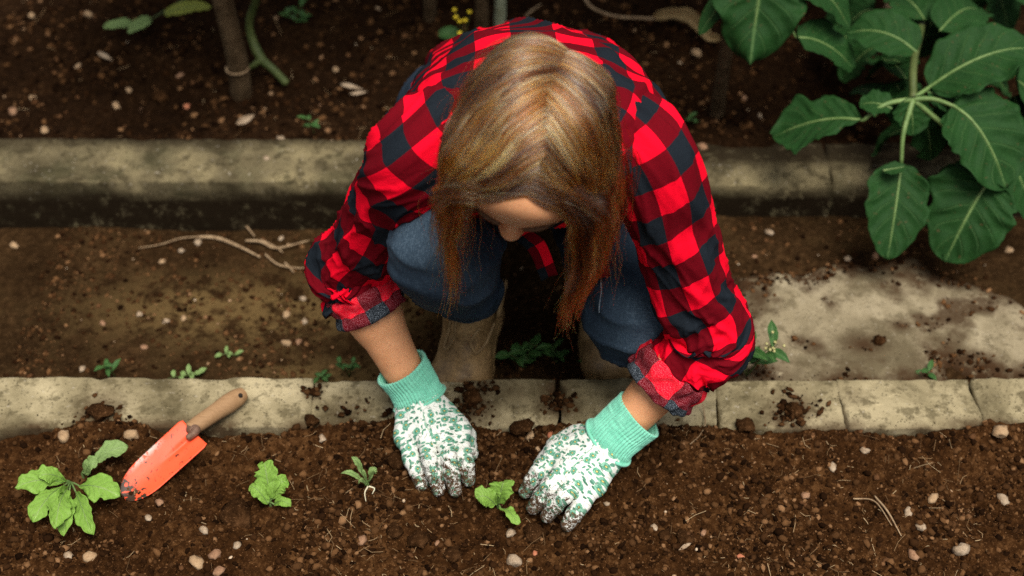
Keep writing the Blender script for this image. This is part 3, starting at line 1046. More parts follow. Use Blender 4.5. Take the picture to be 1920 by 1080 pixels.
# ------------------------------------------------------------------ shirt: lofted cloth with folds
def loft(ctrl, ra, rb, nv, nu, ref, fold, uvscale, uoff=0.0, voff=0.0, power=2.0, a0=0.0, anchor=0.55):
    C = catmull(ctrl, nv)
    ra = catmull(np.asarray(ra)[:, None], nv)[:, 0]
    rb = catmull(np.asarray(rb)[:, None], nv)[:, 0]
    T, A, Bn = frames(C, ref)
    a = np.linspace(a0 - np.pi, a0 + np.pi, nu + 1)
    ca, sa = np.cos(a), np.sin(a)
    e = 2.0 / power
    ca2, sa2 = np.sign(ca) * np.abs(ca) ** e, np.sign(sa) * np.abs(sa) ** e
    G = C[:, None] + ra[:, None, None] * ca2[None, :, None] * A[:, None] + rb[:, None, None] * sa2[None, :, None] * Bn[:, None]
    dv, du = np.gradient(G, axis=0), np.gradient(G, axis=1)
    du[:, 0] = du[:, -1] = G[:, 1] - G[:, -2]
    N = nrm(np.cross(du, dv))
    if ((N * (G - C[:, None])).sum(-1)).mean() < 0:
        N = -N
    v = np.linspace(0, 1, nv)
    Vv, Aa = np.meshgrid(v, a, indexing='ij')
    seg = np.linalg.norm(np.diff(G, axis=0), axis=-1)
    L = np.concatenate([np.zeros((1, nu + 1)), np.cumsum(seg, 0)])
    L = L - L[int(nv * anchor)][None] + L[int(nv * anchor)].mean()
    G = G + N * fold(Vv, Aa)[..., None]
    uv = np.stack([(Aa - a0) * (0.5 * (ra + rb))[:, None] * uvscale + uoff, L + voff + 0.65], -1)
    return G, uv, C, T, A, Bn


def weld_grid(G, uv):
    nv, nu = G.shape[:2]
    return G.reshape(-1, 3), grid_faces(nv, nu, False), uv.reshape(-1, 2)


def ridged(p, octv, seed):
    return 1 - np.abs(fbm(p, octv, seed))


def cyl(Vv, Aa, fa, fv, tw=0.0):
    return np.stack([np.cos(Aa + tw * Vv) * fa, np.sin(Aa + tw * Vv) * fa, Vv * fv], -1)


shirt = None
# torso
tc = [(XC, 1.85, 0.09), (XC, 1.74, 0.20), (XC, 1.62, 0.295), (XC, 1.50, 0.365), (XC + 0.003, 1.40, 0.41), (XC + 0.006, 1.32, 0.445), (XC + 0.006, 1.265, 0.475), (XC + 0.005, 1.235, 0.497)]
ta = [0.160, 0.162, 0.158, 0.156, 0.160, 0.155, 0.115, 0.066]
tb = [0.10, 0.105, 0.108, 0.110, 0.108, 0.095, 0.075, 0.055]


def fold_torso(v, a):
    f = 0.0075 * fbm(cyl(v, a, 1.3, 5), 3, 301)
    f = f + 0.006 * (ridged(cyl(v, a, 2.2, 2.2, 1.2), 2, 302) - 0.7) + 0.004 * (ridged(cyl(v, a, 1.0, 9, 2.0), 2, 303) - 0.7)
    f = f + 0.008 * (ridged(cyl(v, a, 2.0, 5, 1.0), 2, 305) ** 5 - 0.7)
    return f + 0.0012 * fbm(cyl(v, a, 9, 26), 3, 304)


G, uv, *_ = loft(tc, ta, tb, 190, 240, (1, 0, 0), fold_torso, 1.0, 0.500, 0.008, 2.25, math.pi / 2)
V, Fq, UV = weld_grid(G, uv)
shirt = mobj('shirt', V, Fq, M['plaid'], person, uv=UV)
shirt['label'] = 'red and black checked flannel shirt with rolled sleeves'


def sleeve(sh, el, wr, end, bend_out, seed, rad, uoff, amp=1.0):
    up = np.array([XC + (sh[0] - XC) * 0.50, sh[1] + 0.085, sh[2] - 0.015])
    ctrl = [up, sh, sh + (el - sh) * 0.38, sh + (el - sh) * 0.74, el + bend_out * 0.008, el + (end - el) * 0.55, end]
    ra = rad
    seg = [np.linalg.norm(np.subtract(ctrl[i + 1], ctrl[i])) for i in range(6)]
    ve = 4 / 6
    inner = -np.asarray(bend_out)
    C0 = catmull(ctrl, 60)
    T0, A0, B0 = frames(C0, (0.0, -0.3, 1.0))
    k = int(ve * 59)
    ang = math.atan2(inner @ B0[k], inner @ A0[k])

    def fold(v, a):
        c = np.cos(a - ang)
        near = np.exp(-((v - ve) / 0.16) ** 2)
        f = 0.0060 * fbm(cyl(v, a, 1.1, 4.5), 2, seed) + 0.009 * (ridged(cyl(v, a, 1.3, 5, 3.0), 2, seed + 1) - 0.92)
        comp = ridged(cyl(v + 0.02 * np.sin(2 * a), a, 0.9, 24, 0.8), 2, seed + 2) - 0.86
        f = f + amp * 0.016 * comp * near * (0.30 + 0.70 * sstep(-0.3, 0.8, c))
        f = f + amp * 0.003 * near * sstep(-0.3, -1.0, c)
        f = f + 0.007 * (ridged(cyl(v, a, 1.5, 3.4, 4.2), 2, seed + 8) ** 5 - 0.75) + 0.004 * (ridged(cyl(v, a, 1.7, 7, -3.4), 2, seed + 9) ** 6 - 0.7)
        cuff = sstep(0.84, 1.0, v)
        f = f + amp * 0.003 * cuff * (ridged(cyl(v, a, 2.2, 9), 2, seed + 4) - 0.66)
        f = f - 0.010 * sstep(0.10, 0.0, v)
        f = np.where(v > 0.1, np.maximum(f, -0.011), f)
        return f + 0.001 * fbm(cyl(v, a, 9, 40), 3, seed + 5)
    G, uv, C, T, A, Bn = loft(ctrl, ra, ra, 190, 150, (0.0, -0.3, 1.0), fold, 1.0, 0.5 + uoff, seed * 0.0137 % 0.07)
    V, Fq, UV = weld_grid(G, uv)
    return mobj('sleeve', V, Fq, M['plaid'], shirt, uv=UV), C, T


endL, endR = elL + (wrL - elL) * 0.21, elR + (wrR - elR) * 0.38
sleeve(shL, elL, wrL, endL, nrm([-1.0, 0.1, 0.25]), 411, [0.064, 0.058, 0.055, 0.052, 0.050, 0.048, 0.045], 0.0, 0.9)
sleeve(shR, elR, wrR, endR, nrm([1.0, -0.05, -0.1]), 431, [0.064, 0.059, 0.057, 0.054, 0.052, 0.050, 0.047], 0.014, 1.0)


def cuff(c0, c1, r0, r1, ref, seed, uoff, voff):
    """a rolled-up band: outside, a rounded lip and the inside"""
    prof = [(0.06, 0.90), (0.0, 0.97), (-0.02, 1.03), (0.06, 1.07), (0.3, 1.08), (0.6, 1.07), (0.88, 1.09), (0.98, 1.07), (1.01, 1.01), (0.95, 0.95), (0.6, 0.92), (0.2, 0.90)]
    pr = catmull(np.array(prof), 44)
    ax = c1 - c0
    T = nrm(ax)
    A = nrm(np.asarray(ref, float) - (np.asarray(ref, float) @ T) * T)
    Bn = np.cross(T, A)
    nu = 140
    a = np.linspace(0, 2 * np.pi, nu + 1)
    tt = pr[:, 0][:, None]
    rr = (r0 + (r1 - r0) * tt) * pr[:, 1][:, None]
    w = fbm(np.stack([np.cos(a) * 1.6, np.sin(a) * 1.6, a * 0 + seed], -1), 3, seed)
    w2 = fbm(np.stack([np.cos(a) * 2.4, np.sin(a) * 2.4, a * 0 + seed + 9], -1), 2, seed + 1)
    rr = rr + 0.0055 * w[None] + 0.0022 * np.sin(tt * 9 + 5 * w2[None])
    th = tt + (0.10 * w2[None])
    G = c0 + th[..., None] * ax + rr[..., None] * (np.cos(a)[None, :, None] * A + np.sin(a)[None, :, None] * Bn)
    L = np.concatenate([[0], np.cumsum(np.hypot(np.diff(pr[:, 0]) * np.linalg.norm(ax), np.diff(pr[:, 1]) * r0))])
    uv = np.stack(np.broadcast_arrays(a[None] / (2 * np.pi) * 2 * np.pi * r0 + uoff, L[:, None] + voff), -1)
    V, Fq, UV = weld_grid(G, uv)
    return mobj('cuff', V, Fq, M['plaid_in'], shirt, uv=UV)


dL, dR = nrm(wrL - elL), nrm(wrR - elR)
cuff(elL + (wrL - elL) * 0.10, elL + (wrL - elL) * 0.31, 0.0455, 0.0445, (0, -0.3, 1), 511, 0.0370 * 1.5, 0.006)
cuff(elR + (wrR - elR) * 0.29, elR + (wrR - elR) * 0.51, 0.0475, 0.0465, (0, -0.3, 1), 531, 0.03, 0.0)

# collar and the hanging front edge of the shirt
def ribbon(name, ctrl, width, side, mat, parent, nv=40, nw=10, thick=0.0016, uoff=0.0, wob=0.003, seed=0):
    C = catmull(ctrl, nv)
    sd_ = catmull(side, nv)
    sd_ = nrm(sd_)
    w = np.linspace(-0.5, 0.5, nw)
    T = nrm(np.gradient(C, axis=0))
    N = nrm(np.cross(T, sd_))
    G = C[:, None] + sd_[:, None] * (w[None, :, None] * width)
    G = G + N[:, None] * (wob * fbm(np.stack(np.broadcast_arrays(np.linspace(0, 5, nv)[:, None], w[None] * 2, 0.0 * w[None] + seed), -1), 2, seed))[..., None]
    L = np.linspace(0, np.linalg.norm(np.diff(C, axis=0), axis=1).sum(), nv)
    uv = np.stack(np.broadcast_arrays(w[None] * width + uoff, L[:, None]), -1)
    top, bot = G, G - N[:, None] * thick
    V = np.concatenate([top.reshape(-1, 3), bot.reshape(-1, 3)])
    f = grid_faces(nv, nw, False)
    F = np.concatenate([f, f[:, ::-1] + nv * nw])
    rim = np.concatenate([np.arange(nw), np.arange(1, nv) * nw + nw - 1, (nv - 1) * nw + np.arange(nw - 2, -1, -1), np.arange(nv - 2, 0, -1) * nw])
    r2 = np.roll(rim, -1)
    F = np.concatenate([F, np.stack([rim, rim + nv * nw, r2 + nv * nw, r2], 1)])
    return mobj(name, V, F, mat, parent, uv=np.concatenate([uv.reshape(-1, 2)] * 2))


cc = np.array([XC + 0.004, 1.238, 0.497])
ring = [cc + 0.063 * (math.cos(a) * np.array([1.0, 0, 0]) + math.sin(a) * np.array([0, 0.62, 0.78])) for a in np.linspace(-0.7, math.pi + 0.7, 12)]
ribbon('collar', ring, 0.045, [nrm(np.array([0, -0.75, 0.55]) + 0.35 * nrm(r - cc)) for r in ring], M['plaid'], shirt, 60, 10, 0.003, 0.01, 0.004, 3)
ribbon('shirt_tail', [PY(1090, 455, 1.36), PY(1112, 480, 1.335), PY(1122, 505, 1.325), PY(1126, 522, 1.33)], 0.026, [(1, 0.1, 0.12)] * 4, M['plaid'], shirt, 30, 10, 0.002, 0.006, 0.002, 5)
ribbon('shirt_placket', [PY(950, 425, 1.33), PY(985, 445, 1.31), PY(1010, 470, 1.31), PY(1030, 520, 1.33)], 0.024, [(0.8, 0.1, 0.5)] * 4, M['plaid'], shirt, 40, 10, 0.002, 0.0, 0.003, 6)

# ------------------------------------------------------------------ jeans
J = Field((-0.26, 1.14, -0.06), (0.30, 1.95, 0.46), 0.0042)
J.cone(hipL, hipR, 0.105, 0.105, 0.03)
J.cone((hipL + hipR) / 2 + [0, 0.0, 0.02], (hipL + hipR) / 2 + [0, -0.06, 0.07], 0.11, 0.10, 0.03)
for hp, kn, an, r in ((hipL, knL, anL, 0.0), (hipR, knR, anR, 0.006)):
    mid = hp + (kn - hp) * 0.6
    J.cone(hp, mid, 0.092, 0.077, 0.03)
    J.cone(mid, kn, 0.077, 0.062 + r, 0.03)
    J.cone(kn, kn + (an - kn) * 0.5, 0.062 + r, 0.053, 0.025)
    J.cone(kn + (an - kn) * 0.5, an + nrm(kn - an) * 0.046, 0.053, 0.041, 0.02)
# knee fold behind the left knee cap and the opening of the hem
V, Fq = J.mesh(2)
N = vnormals(V, Fq)
fd = 0.008 * (ridged(V * np.array([10, 11, 15]), 2, 601) - 0.75) + 0.007 * (ridged(V * np.array([9, 14, 24]), 2, 605) ** 5 - 0.6)
dk = np.minimum(np.linalg.norm(V - (knL + (anL - knL) * 0.72), axis=1), np.linalg.norm(V - (knR + (anR - knR) * 0.6), axis=1))
fd = fd + 0.010 * (ridged(V * np.array([7, 16, 42]), 2, 602) - 0.70) * sstep(0.11, 0.03, dk)
V = V + N * (fd + 0.0009 * fbm(V * 70, 3, 603))[:, None]
fade = np.maximum(np.exp(-(np.linalg.norm(V - (knR + [0.02, -0.06, 0.02]), axis=1) / 0.058) ** 2), 0.75 * np.exp(-(np.linalg.norm(V - (knL + [-0.03, -0.02, 0.05]), axis=1) / 0.055) ** 2))
fade = np.clip(fade * 0.55 + 0.12 * fbm(V * 18, 3, 604) - 0.02, 0, 1)
jeans = mobj('jeans', V, Fq, M['denim'], person, attrs={'fade': fade})


def snap(V, N, pts, lift=0.001):
    out = []
    for p in pts:
        k = np.argmin(((V - p) ** 2).sum(1))
        out.append(V[k] + N[k] * lift)
    return np.array(out)


def front_hit(V, u, v):
    """surface vertex of V nearest the camera along the pixel ray"""
    d = nrm(ray(u, v))
    q = V - CAMP
    t = q @ d
    off = np.linalg.norm(q - t[:, None] * d, axis=1)
    near = off < 0.006
    if not near.any():
        return V[np.argmin(off)]
    i = np.where(near)[0]
    return V[i[np.argmin(t[i])]]


seam = np.array([front_hit(V, u, v) for u, v in ((1128, 500), (1124, 520), (1120, 545), (1117, 570), (1116, 590))])
seam[:, 1] -= 0.0006
tube_obj('seam', seam, [0.0008, 0.0008], M['thread'], jeans, n=60, sides=6)
# turned hem above the visible boot
ax = nrm(knL - anL)
hc = anL + ax * 0.006
Tn, An = ax, nrm(np.cross(ax, [1, 0.2, 0]))
Bn = np.cross(Tn, An)
hv = []
for k, (s, r) in enumerate(((0.075, 0.041), (0.050, 0.0440), (0.030, 0.0445), (0.028, 0.0462), (0.004, 0.0466), (-0.002, 0.0450), (-0.002, 0.0420), (0.02, 0.0405))):
    for a in np.linspace(0, 2 * np.pi, 64, endpoint=False):
        rr = r + 0.0016 * math.sin(5 * a + k) + 0.0022 * math.sin(3 * a + 1) + 0.0012 * math.sin(7 * a)
        hv.append(hc + Tn * (s + 0.004 * math.sin(2 * a)) + rr * (math.cos(a) * An + math.sin(a) * Bn))
mobj('hem', hv, grid_faces(8, 64), M['denim'], jeans, attrs={'fade': np.full(len(hv), 0.12)})


# ------------------------------------------------------------------ boots
def boot(top, ball, heel, toe, seed):
    lo = np.minimum.reduce([top, ball, heel, toe]) - 0.09
    hi = np.maximum.reduce([top, ball, heel, toe]) + 0.09
    K = Field(lo, hi, 0.003)
    ank = heel + (top - heel) * 0.45 + (ball - heel) * 0.12
    K.cone(top, ank, 0.038, 0.036, 0.015)
    K.cone(ank, heel, 0.036, 0.033, 0.02)
    K.cone(ank, ball, 0.036, 0.039, 0.02)
    K.cone(top + (ball - top) * 0.3, ball, 0.032, 0.039, 0.02)
    K.cone(heel, ball, 0.032, 0.039, 0.02)
    K.cone(ball, toe, 0.040, 0.031, 0.02)
    V, Fq = K.mesh(2)
    N = vnormals(V, Fq)
    dk = np.linalg.norm(V - (ank + ball) / 2, axis=1)
    f = 0.008 * (ridged(V * np.array([10, 30, 34]), 2, seed) - 0.7) * sstep(0.085, 0.02, dk) + 0.0012 * fbm(V * 50, 3, seed + 1)
    V = V + N * f[:, None]
    return mobj('boot', V, Fq, M['boot'], person), V, N


topL = P(882, 566, 0.076)
ballL = P(862, 720, -0.045)
heelL = topL + np.array([0.01, 0.085, -0.105])
toeL = ballL + np.array([-0.02, -0.02, -0.012])
toeL[1] = max(toeL[1], 1.405)
bt, BV, BN = boot(topL, ballL, heelL, toeL, 701)
# pale stitched collar and side gussets of the boot
ax = nrm(topL - ballL)
c = topL + ax * 0.012
An = nrm(np.cross(ax, [0, 1, 0.2])); Bn = np.cross(ax, An)
cv = []
for s, r in ((-0.012, 0.0400), (0.012, 0.0420), (0.016, 0.0405), (0.012, 0.0385), (-0.012, 0.0375)):
    for a in np.linspace(0, 2 * np.pi, 56, endpoint=False):
        dip = 0.010 * math.cos(2 * a)
        cv.append(c + ax * (s + dip) + (r + 0.001 * math.sin(5 * a)) * (math.cos(a) * An + math.sin(a) * Bn))
mobj('boot_collar', cv, grid_faces(5, 56), M['boot'], bt)
for pts_ in (((838, 606), (834, 622), (829, 640), (826, 652), (832, 658), (841, 652), (847, 636), (850, 620), (849, 606)),
             ((934, 606), (926, 628), (914, 652), (898, 668), (888, 662), (886, 648), (893, 634), (906, 620))):
    q = np.array([front_hit(BV, u, v) for u, v in pts_])
    q = q + nrm(CAMP - q) * 0.0015
    tube_obj('welt_seam', q, [0.0022, 0.0022], M['boot_trim'], bt, n=60, sides=6)
tube_obj('pull_tab', [topL + ax * 0.015 + np.array([0.038, 0.0, 0]), topL + ax * 0.034 + np.array([0.045, -0.004, 0]), topL + ax * 0.022 + np.array([0.043, -0.012, 0]), topL - ax * 0.012 + np.array([0.041, -0.012, 0])], [0.003, 0.003], M['boot_trim'], bt, n=20, sides=6, squash=2.0)
sv, sf = tube([toeL - [0, 0.03, 0.033], ballL - [0, 0.0, 0.042], (ballL + heelL) / 2 - [0, -0.02, 0.036], heelL - [0, -0.02, 0.03]], [0.02, 0.034, 0.026, 0.03], n=20, sides=14)
mobj('sole', sv, quads_or_tris(sf), M['sole'], bt)
topR = np.array([0.142, 1.525, 0.055])
ballR = P(1146, 654, -0.040)
heelR = np.array([0.148, 1.585, -0.005])
bt2, BV2, _ = boot(topR, ballR, heelR, ballR + [-0.012, -0.032, -0.006], 721)
sv, sf = tube([ballR + [-0.012, -0.055, -0.036], ballR - [0, 0, 0.044], (ballR + heelR) / 2 - [0, -0.02, 0.036], heelR - [0, -0.02, 0.03]], [0.02, 0.034, 0.026, 0.03], n=20, sides=14)
mobj('sole', sv, quads_or_tris(sf), M['sole'], bt2)


# ------------------------------------------------------------------ gloves
def glove(wr, mcps, pips, tips, thumb, cuff_c, cuff_r, el, seed, label):
    allp = np.array([wr] + mcps + pips + tips + thumb)
    K = Field(allp.min(0) - 0.035, allp.max(0) + 0.035, 0.0015)
    for i, m in enumerate(mcps):
        K.cone(wr + (m - wr) * 0.12 + (np.mean(mcps, 0) - m) * -0.25, m, 0.0205, 0.0150, 0.016)
    for a, b in zip(mcps[:-1], mcps[1:]):
        K.cone(a, b, 0.0145, 0.0145, 0.010)
    K.cone(thumb[0], thumb[1], 0.017, 0.0145, 0.014)
    K.cone(thumb[1], thumb[2], 0.0135, 0.0115, 0.006)
    base = K.F.copy()
    fields = []
    for m, p, t in zip(mcps, pips, tips):
        K.F[:] = 0.06
        d = p + (t - p) * 0.52 + np.array([0, 0, 0.0025])
        K.cone(m, p, 0.0114, 0.0108, 0.005)
        K.cone(p, d, 0.0108, 0.0103, 0.005)
        K.cone(d, t, 0.0103, 0.0090, 0.005)
        fields.append(K.F.copy())
    F = fields[0]
    for f in fields[1:]:
        k = 0.0016
        h = np.clip(0.5 + 0.5 * (F - f) / k, 0, 1)
        F = F * (1 - h) + f * h - k * h * (1 - h)
    k = 0.0075
    h = np.clip(0.5 + 0.5 * (base - F) / k, 0, 1)
    K.F = (base * (1 - h) + F * h - k * h * (1 - h)).astype(np.float32)
    V, Fq = K.mesh(2)
    N = vnormals(V, Fq)
    mid = np.mean(mcps, 0)
    L = nrm(np.mean(tips, 0) - wr)
    side = nrm(mcps[-1] - mcps[0]); side = nrm(side - (side @ L) * L)
    q = V - wr
    al, sd2 = q @ L, q @ side
    span = (np.mean(tips, 0) - wr) @ L
    f = 0.0018 * (ridged(V * 55, 2, seed) - 0.7) + 0.0012 * (ridged(np.stack([al * 130, sd2 * 40, al * 0], -1), 2, seed + 1) - 0.7)
    f = f + 0.003 * (ridged(np.stack([al * 30, sd2 * 90, al * 0], -1), 2, seed + 2) - 0.7) * sstep(0.05, 0.0, al)
    V = V + N * f[:, None]
    nu_ = np.cross(L, side)
    hgt = np.abs(q @ nu_)
    uv = np.stack([sd2 * 1.12 + 0.35 * hgt * np.sign(sd2), al], -1)
    low = sstep(0.030, 0.0, V[:, 2])
    soil = np.clip(sstep(span * 0.42, span * 1.05, al) * 0.75 + 0.30 * low + 0.3 * sstep(0.3, -0.6, N[:, 2]) * sstep(span * 0.3, span * 0.6, al), 0, 0.80)
    gl = mobj('glove', V, Fq, M['glove'], person, uv=uv, attrs={'soil': soil})
    gl['label'] = label
    # knitted rib cuff
    C = catmull(cuff_c, 60)
    R = catmull(np.array(cuff_r), 60)
    T, A, Bn = frames(C, side)
    nr = 46
    a = np.linspace(0, 2 * np.pi, nr * 6, endpoint=False)
    t = np.linspace(0, 1, 60)[:, None]
    rib = 0.0009 * np.cos(a * nr)[None] * sstep(0.0, 0.1, t)
    gath = 0.0016 * (ridged(np.stack(np.broadcast_arrays(np.cos(a)[None] * 1.4, np.sin(a)[None] * 1.4, t * 8), -1), 2, seed + 5) - 0.72)
    ra, rb = R[:, 0][:, None] + rib + gath, R[:, 1][:, None] + rib + gath
    G = C[:, None] + ra[..., None] * np.cos(a)[None, :, None] * A[:, None] + rb[..., None] * np.sin(a)[None, :, None] * Bn[:, None]
    inner = C[::-1][:, None][:30] + (ra[::-1] - 0.0028)[:30, :, None] * np.cos(a)[None, :, None] * A[::-1][:30, None] + (rb[::-1] - 0.0028)[:30, :, None] * np.sin(a)[None, :, None] * Bn[::-1][:30, None]
    G = np.concatenate([G, inner])
    ck = mobj('knit_cuff', G.reshape(-1, 3), grid_faces(90, len(a)), M['knit'], gl)
    k = 3
    ring_ = np.array([C[k] + (R[k, 0] + 0.001) * math.cos(x) * A[k] + (R[k, 1] + 0.001) * math.sin(x) * Bn[k] for x in np.linspace(0, 2 * np.pi, 40)])
    tube_obj('binding', ring_, [0.0024, 0.0024], M['knit'], gl, n=120, sides=8)
    return gl


def pz(lst):
    return [P(u, v, z_) for u, v, z_ in lst]


nL = nrm(elL - wrL)
glove(P(786, 752, 0.046),
      pz([(762, 818, 0.026), (796, 812, 0.036), (829, 808, 0.038), (859, 806, 0.032)]),
      pz([(772, 862, 0.020), (806, 862, 0.034), (841, 860, 0.036), (870, 856, 0.028)]),
      pz([(792, 908, 0.001), (822, 918, 0.002), (853, 919, 0.002), (878, 900, 0.002)]),
      pz([(842, 790, 0.026), (872, 818, 0.010), (880, 850, -0.004)]),
      [P(788, 750, 0.048), P(781, 736, 0.058), P(768, 712, 0.075), P(752, 689, 0.094)],
      [(0.0355, 0.028), (0.0335, 0.0285), (0.0340, 0.0300), (0.0362, 0.0320)], elL, 801, 'mint floral cotton glove on the hand beside the boot')
glove(P(1142, 828, 0.046),
      pz([(1046, 846, 0.032), (1066, 872, 0.038), (1089, 893, 0.036), (1114, 908, 0.026)]),
      pz([(1012, 884, 0.030), (1030, 912, 0.036), (1057, 930, 0.034), (1090, 946, 0.022)]),
      pz([(985, 922, 0.003), (1000, 953, 0.003), (1026, 967, 0.002), (1064, 984, 0.001)]),
      pz([(1088, 818, 0.026), (1046, 836, 0.010), (1016, 872, -0.004)]),
      [P(1139, 831, 0.046), P(1150, 820, 0.055), P(1175, 797, 0.070), P(1200, 776, 0.086)],
      [(0.0375, 0.029), (0.0345, 0.030), (0.0350, 0.0315), (0.0362, 0.0330)], elR, 821, 'mint floral cotton glove on the hand reaching from the slab side')

# ------------------------------------------------------------------ hair
def hair_mat(strands):
    t = NT('brown_hair_strands' if strands else 'brown_hair')
    if strands:
        col = t.ramp(t.attr('tint'), [(0.0, (0.022, 0.008, 0.003)), (0.35, (0.12, 0.032, 0.005)), (0.62, (0.36, 0.115, 0.018)), (0.85, (0.72, 0.31, 0.062)), (1.0, (0.88, 0.52, 0.18))])
        b = t.n('BsdfHairPrincipled')
        b.parametrization = 'COLOR'
        t.set(b.inputs['Color'], col)
        b.inputs['Roughness'].default_value = 0.21
        b.inputs['Radial Roughness'].default_value = 0.45
        b.inputs['Random Roughness'].default_value = 0.2
        t.t.links.new(b.outputs[0], t.out.inputs[0])
        return t.m
    o = t.obj()
    n = t.noise(t.mapv(o, (260, 40, 60)), 1.0, 3, 0.6)
    return t.bsdf(t.mix(n, (0.040, 0.015, 0.005), (0.13, 0.052, 0.016)), 0.6, t.bump(n, 0.6, 0.002), 0.3)


SK = np.array([0.0735, 0.0905, 0.0835])


def head_mesh_cap():
    nv, nu = 60, 80
    th = np.linspace(0.02, math.pi - 0.02, nv)[:, None]
    ph = np.linspace(0, 2 * np.pi, nu, endpoint=False)[None]
    d = np.stack(np.broadcast_arrays(np.sin(th) * np.cos(ph), np.sin(th) * np.sin(ph), np.cos(th)), -1)
    s, f, u = d[..., 0], d[..., 1], d[..., 2]
    cover = np.maximum(sstep(0.62, 0.72, u), np.maximum(sstep(0.30, 0.10, f), 0)) * sstep(-0.9, -0.6, u)
    r = 0.90 + 0.085 * cover
    V = HC + (d * SK * r[..., None]) @ AX
    return V.reshape(-1, 3), grid_faces(nv, nu)


V, Fq = head_mesh_cap()
hair = mobj('hair', V, Fq, hair_mat(False), person)
hair['label'] = 'long loose brown hair with blond streaks hanging forward'
G_ = np.array([0, 0, -1.0])
hr = np.random.default_rng(23)


def scalp_dirs(n):
    d = nrm(hr.normal(size=(n * 6, 3)))
    s, f, u = d.T
    ok = (u > 0.66 + 0.05 * np.sin(s * 6)) | (f < 0.22) | ((np.abs(s) > 0.80) & (f < 0.42) & (u > -0.1))
    ok &= u > np.where(s > 0, 0.10, -0.45)
    return d[ok][:n]


NPT = 40
NWALK = 64


def side_of(d):
    part = 0.16 + 0.09 * np.sin(d[:, 0] * 91 + d[:, 1] * 57 + d[:, 2] * 33) + 0.06 * np.sin(d[:, 1] * 5 + 1)
    return np.where(d[:, 0] > part, 1.0, -1.0)


def flow(d, zend, layer, jit, maxlen=None):
    """roots on the scalp walk over the head under combing and gravity, then hang; cut at height zend"""
    n = len(d)
    p = (d * SK) @ AX + HC
    out = np.zeros((n, NWALK, 3))
    sgn = side_of(d)
    nrmw = nrm((d / SK) @ AX)
    near = np.exp(-(d[:, 0] / 0.35) ** 2) * (d[:, 1] < 0.35)
    v = sgn[:, None] * S_ * (0.95 - 0.28 * near)[:, None] + F_ * (0.15 + 0.42 * near)[:, None] + jit * np.array([0.0, 0.06, 0.06])
    v = v - (v * nrmw).sum(1, keepdims=True) * nrmw
    v = nrm(nrm(v) + nrmw * 0.04)
    st = 0.0085
    lane = np.clip(0.5 + 0.34 * jit[:, 0], 0, 1)
    lim = np.where(sgn > 0, 0.016 + 0.055 * lane, 0.040 + 0.028 * lane)
    for k in range(NWALK):
        out[:, k] = p
        q = (p - HC) @ AX.T
        rel = np.linalg.norm(q / (SK + layer[:, None]), axis=1)
        on = sstep(1.35, 1.02, rel)
        inface = sstep(0.030, 0.060, q[:, 1]) * sstep(lim + 0.004, lim - 0.030, sgn * q[:, 0]) * sstep(0.085, 0.070, q[:, 2])
        comb = sgn[:, None] * S_ * (0.03 * on + 0.55 * inface)[:, None]
        nw = nrm((q / SK ** 2) @ AX)
        hug = -nw * (0.50 * sstep(1.0, 1.10, rel) * sstep(1.8, 1.2, rel) * sstep(-0.25, 0.15, nw[:, 2]))[:, None]
        g = 0.12 + 0.16 * (1 - on)
        below = np.clip((0.60 - p[:, 2]) / 0.15, 0, 1)
        tx = np.where(sgn > 0, 0.012 + 0.096 * lane, -0.036 - 0.036 * lane)
        pull = np.clip(tx - p[:, 0], -0.05, 0.05) * below * np.where(sgn > 0, 1.5, 1.5)
        v = v * 0.80 + G_ * g[:, None] + comb + hug + np.array([1.0, 0, 0]) * pull[:, None] + jit * np.array([0.0, 0.006, 0.004])
        v = nrm(v)
        p2 = p + v * st
        q = (p2 - HC) @ AX.T
        R = SK + layer[:, None] * min(1.0, (k + 1) / 5)
        rn = np.linalg.norm(q / R, axis=1)
        ins = rn < 1
        q[ins] /= rn[ins][:, None]
        p2 = q @ AX + HC
        v = nrm(p2 - p)
        p = p2
    # length of each strand in walk steps
    z = out[:, :, 2]
    low = z < zend[:, None]
    cut = np.where(low.any(1), low.argmax(1), NWALK - 1).astype(float)
    if maxlen is not None:
        cut = np.minimum(cut, maxlen / st)
    cut = np.maximum(cut, 6)
    idx = np.linspace(0, 1, NPT)[None] * cut[:, None]
    i = np.clip(np.floor(idx).astype(int), 0, NWALK - 2)
    f = (idx - i)[..., None]
    r = np.arange(n)[:, None]
    return out[r, i] * (1 - f) + out[r, i + 1] * f


NG, NC = 820, 26
gd = scalp_dirs(3000)
gd = gd[hr.random(len(gd)) < 0.30 + 0.70 * np.exp(-((gd[:, 0] - 0.14) / 0.30) ** 2)][:NG]
NG = len(gd)
sg = side_of(gd)


def height(d):
    """hair from the parting lies over the hair that grows lower down"""
    return 0.0015 + 0.0085 * np.exp(-((d[:, 0] - 0.14) / 0.45) ** 2) * (0.6 + 0.4 * sstep(0.5, -0.6, d[:, 1]))


lane_g = hr.normal(size=NG)
gz = np.where(sg > 0, 0.385 + 0.10 * sstep(-0.6, 0.9, lane_g), 0.505) + 0.03 * np.abs(hr.normal(size=NG))
lay = height(gd) + 0.0018 * hr.random(NG)
jg = hr.normal(size=(NG, 3))
jg[:, 0] = lane_g
guides = flow(gd, gz, lay, jg)
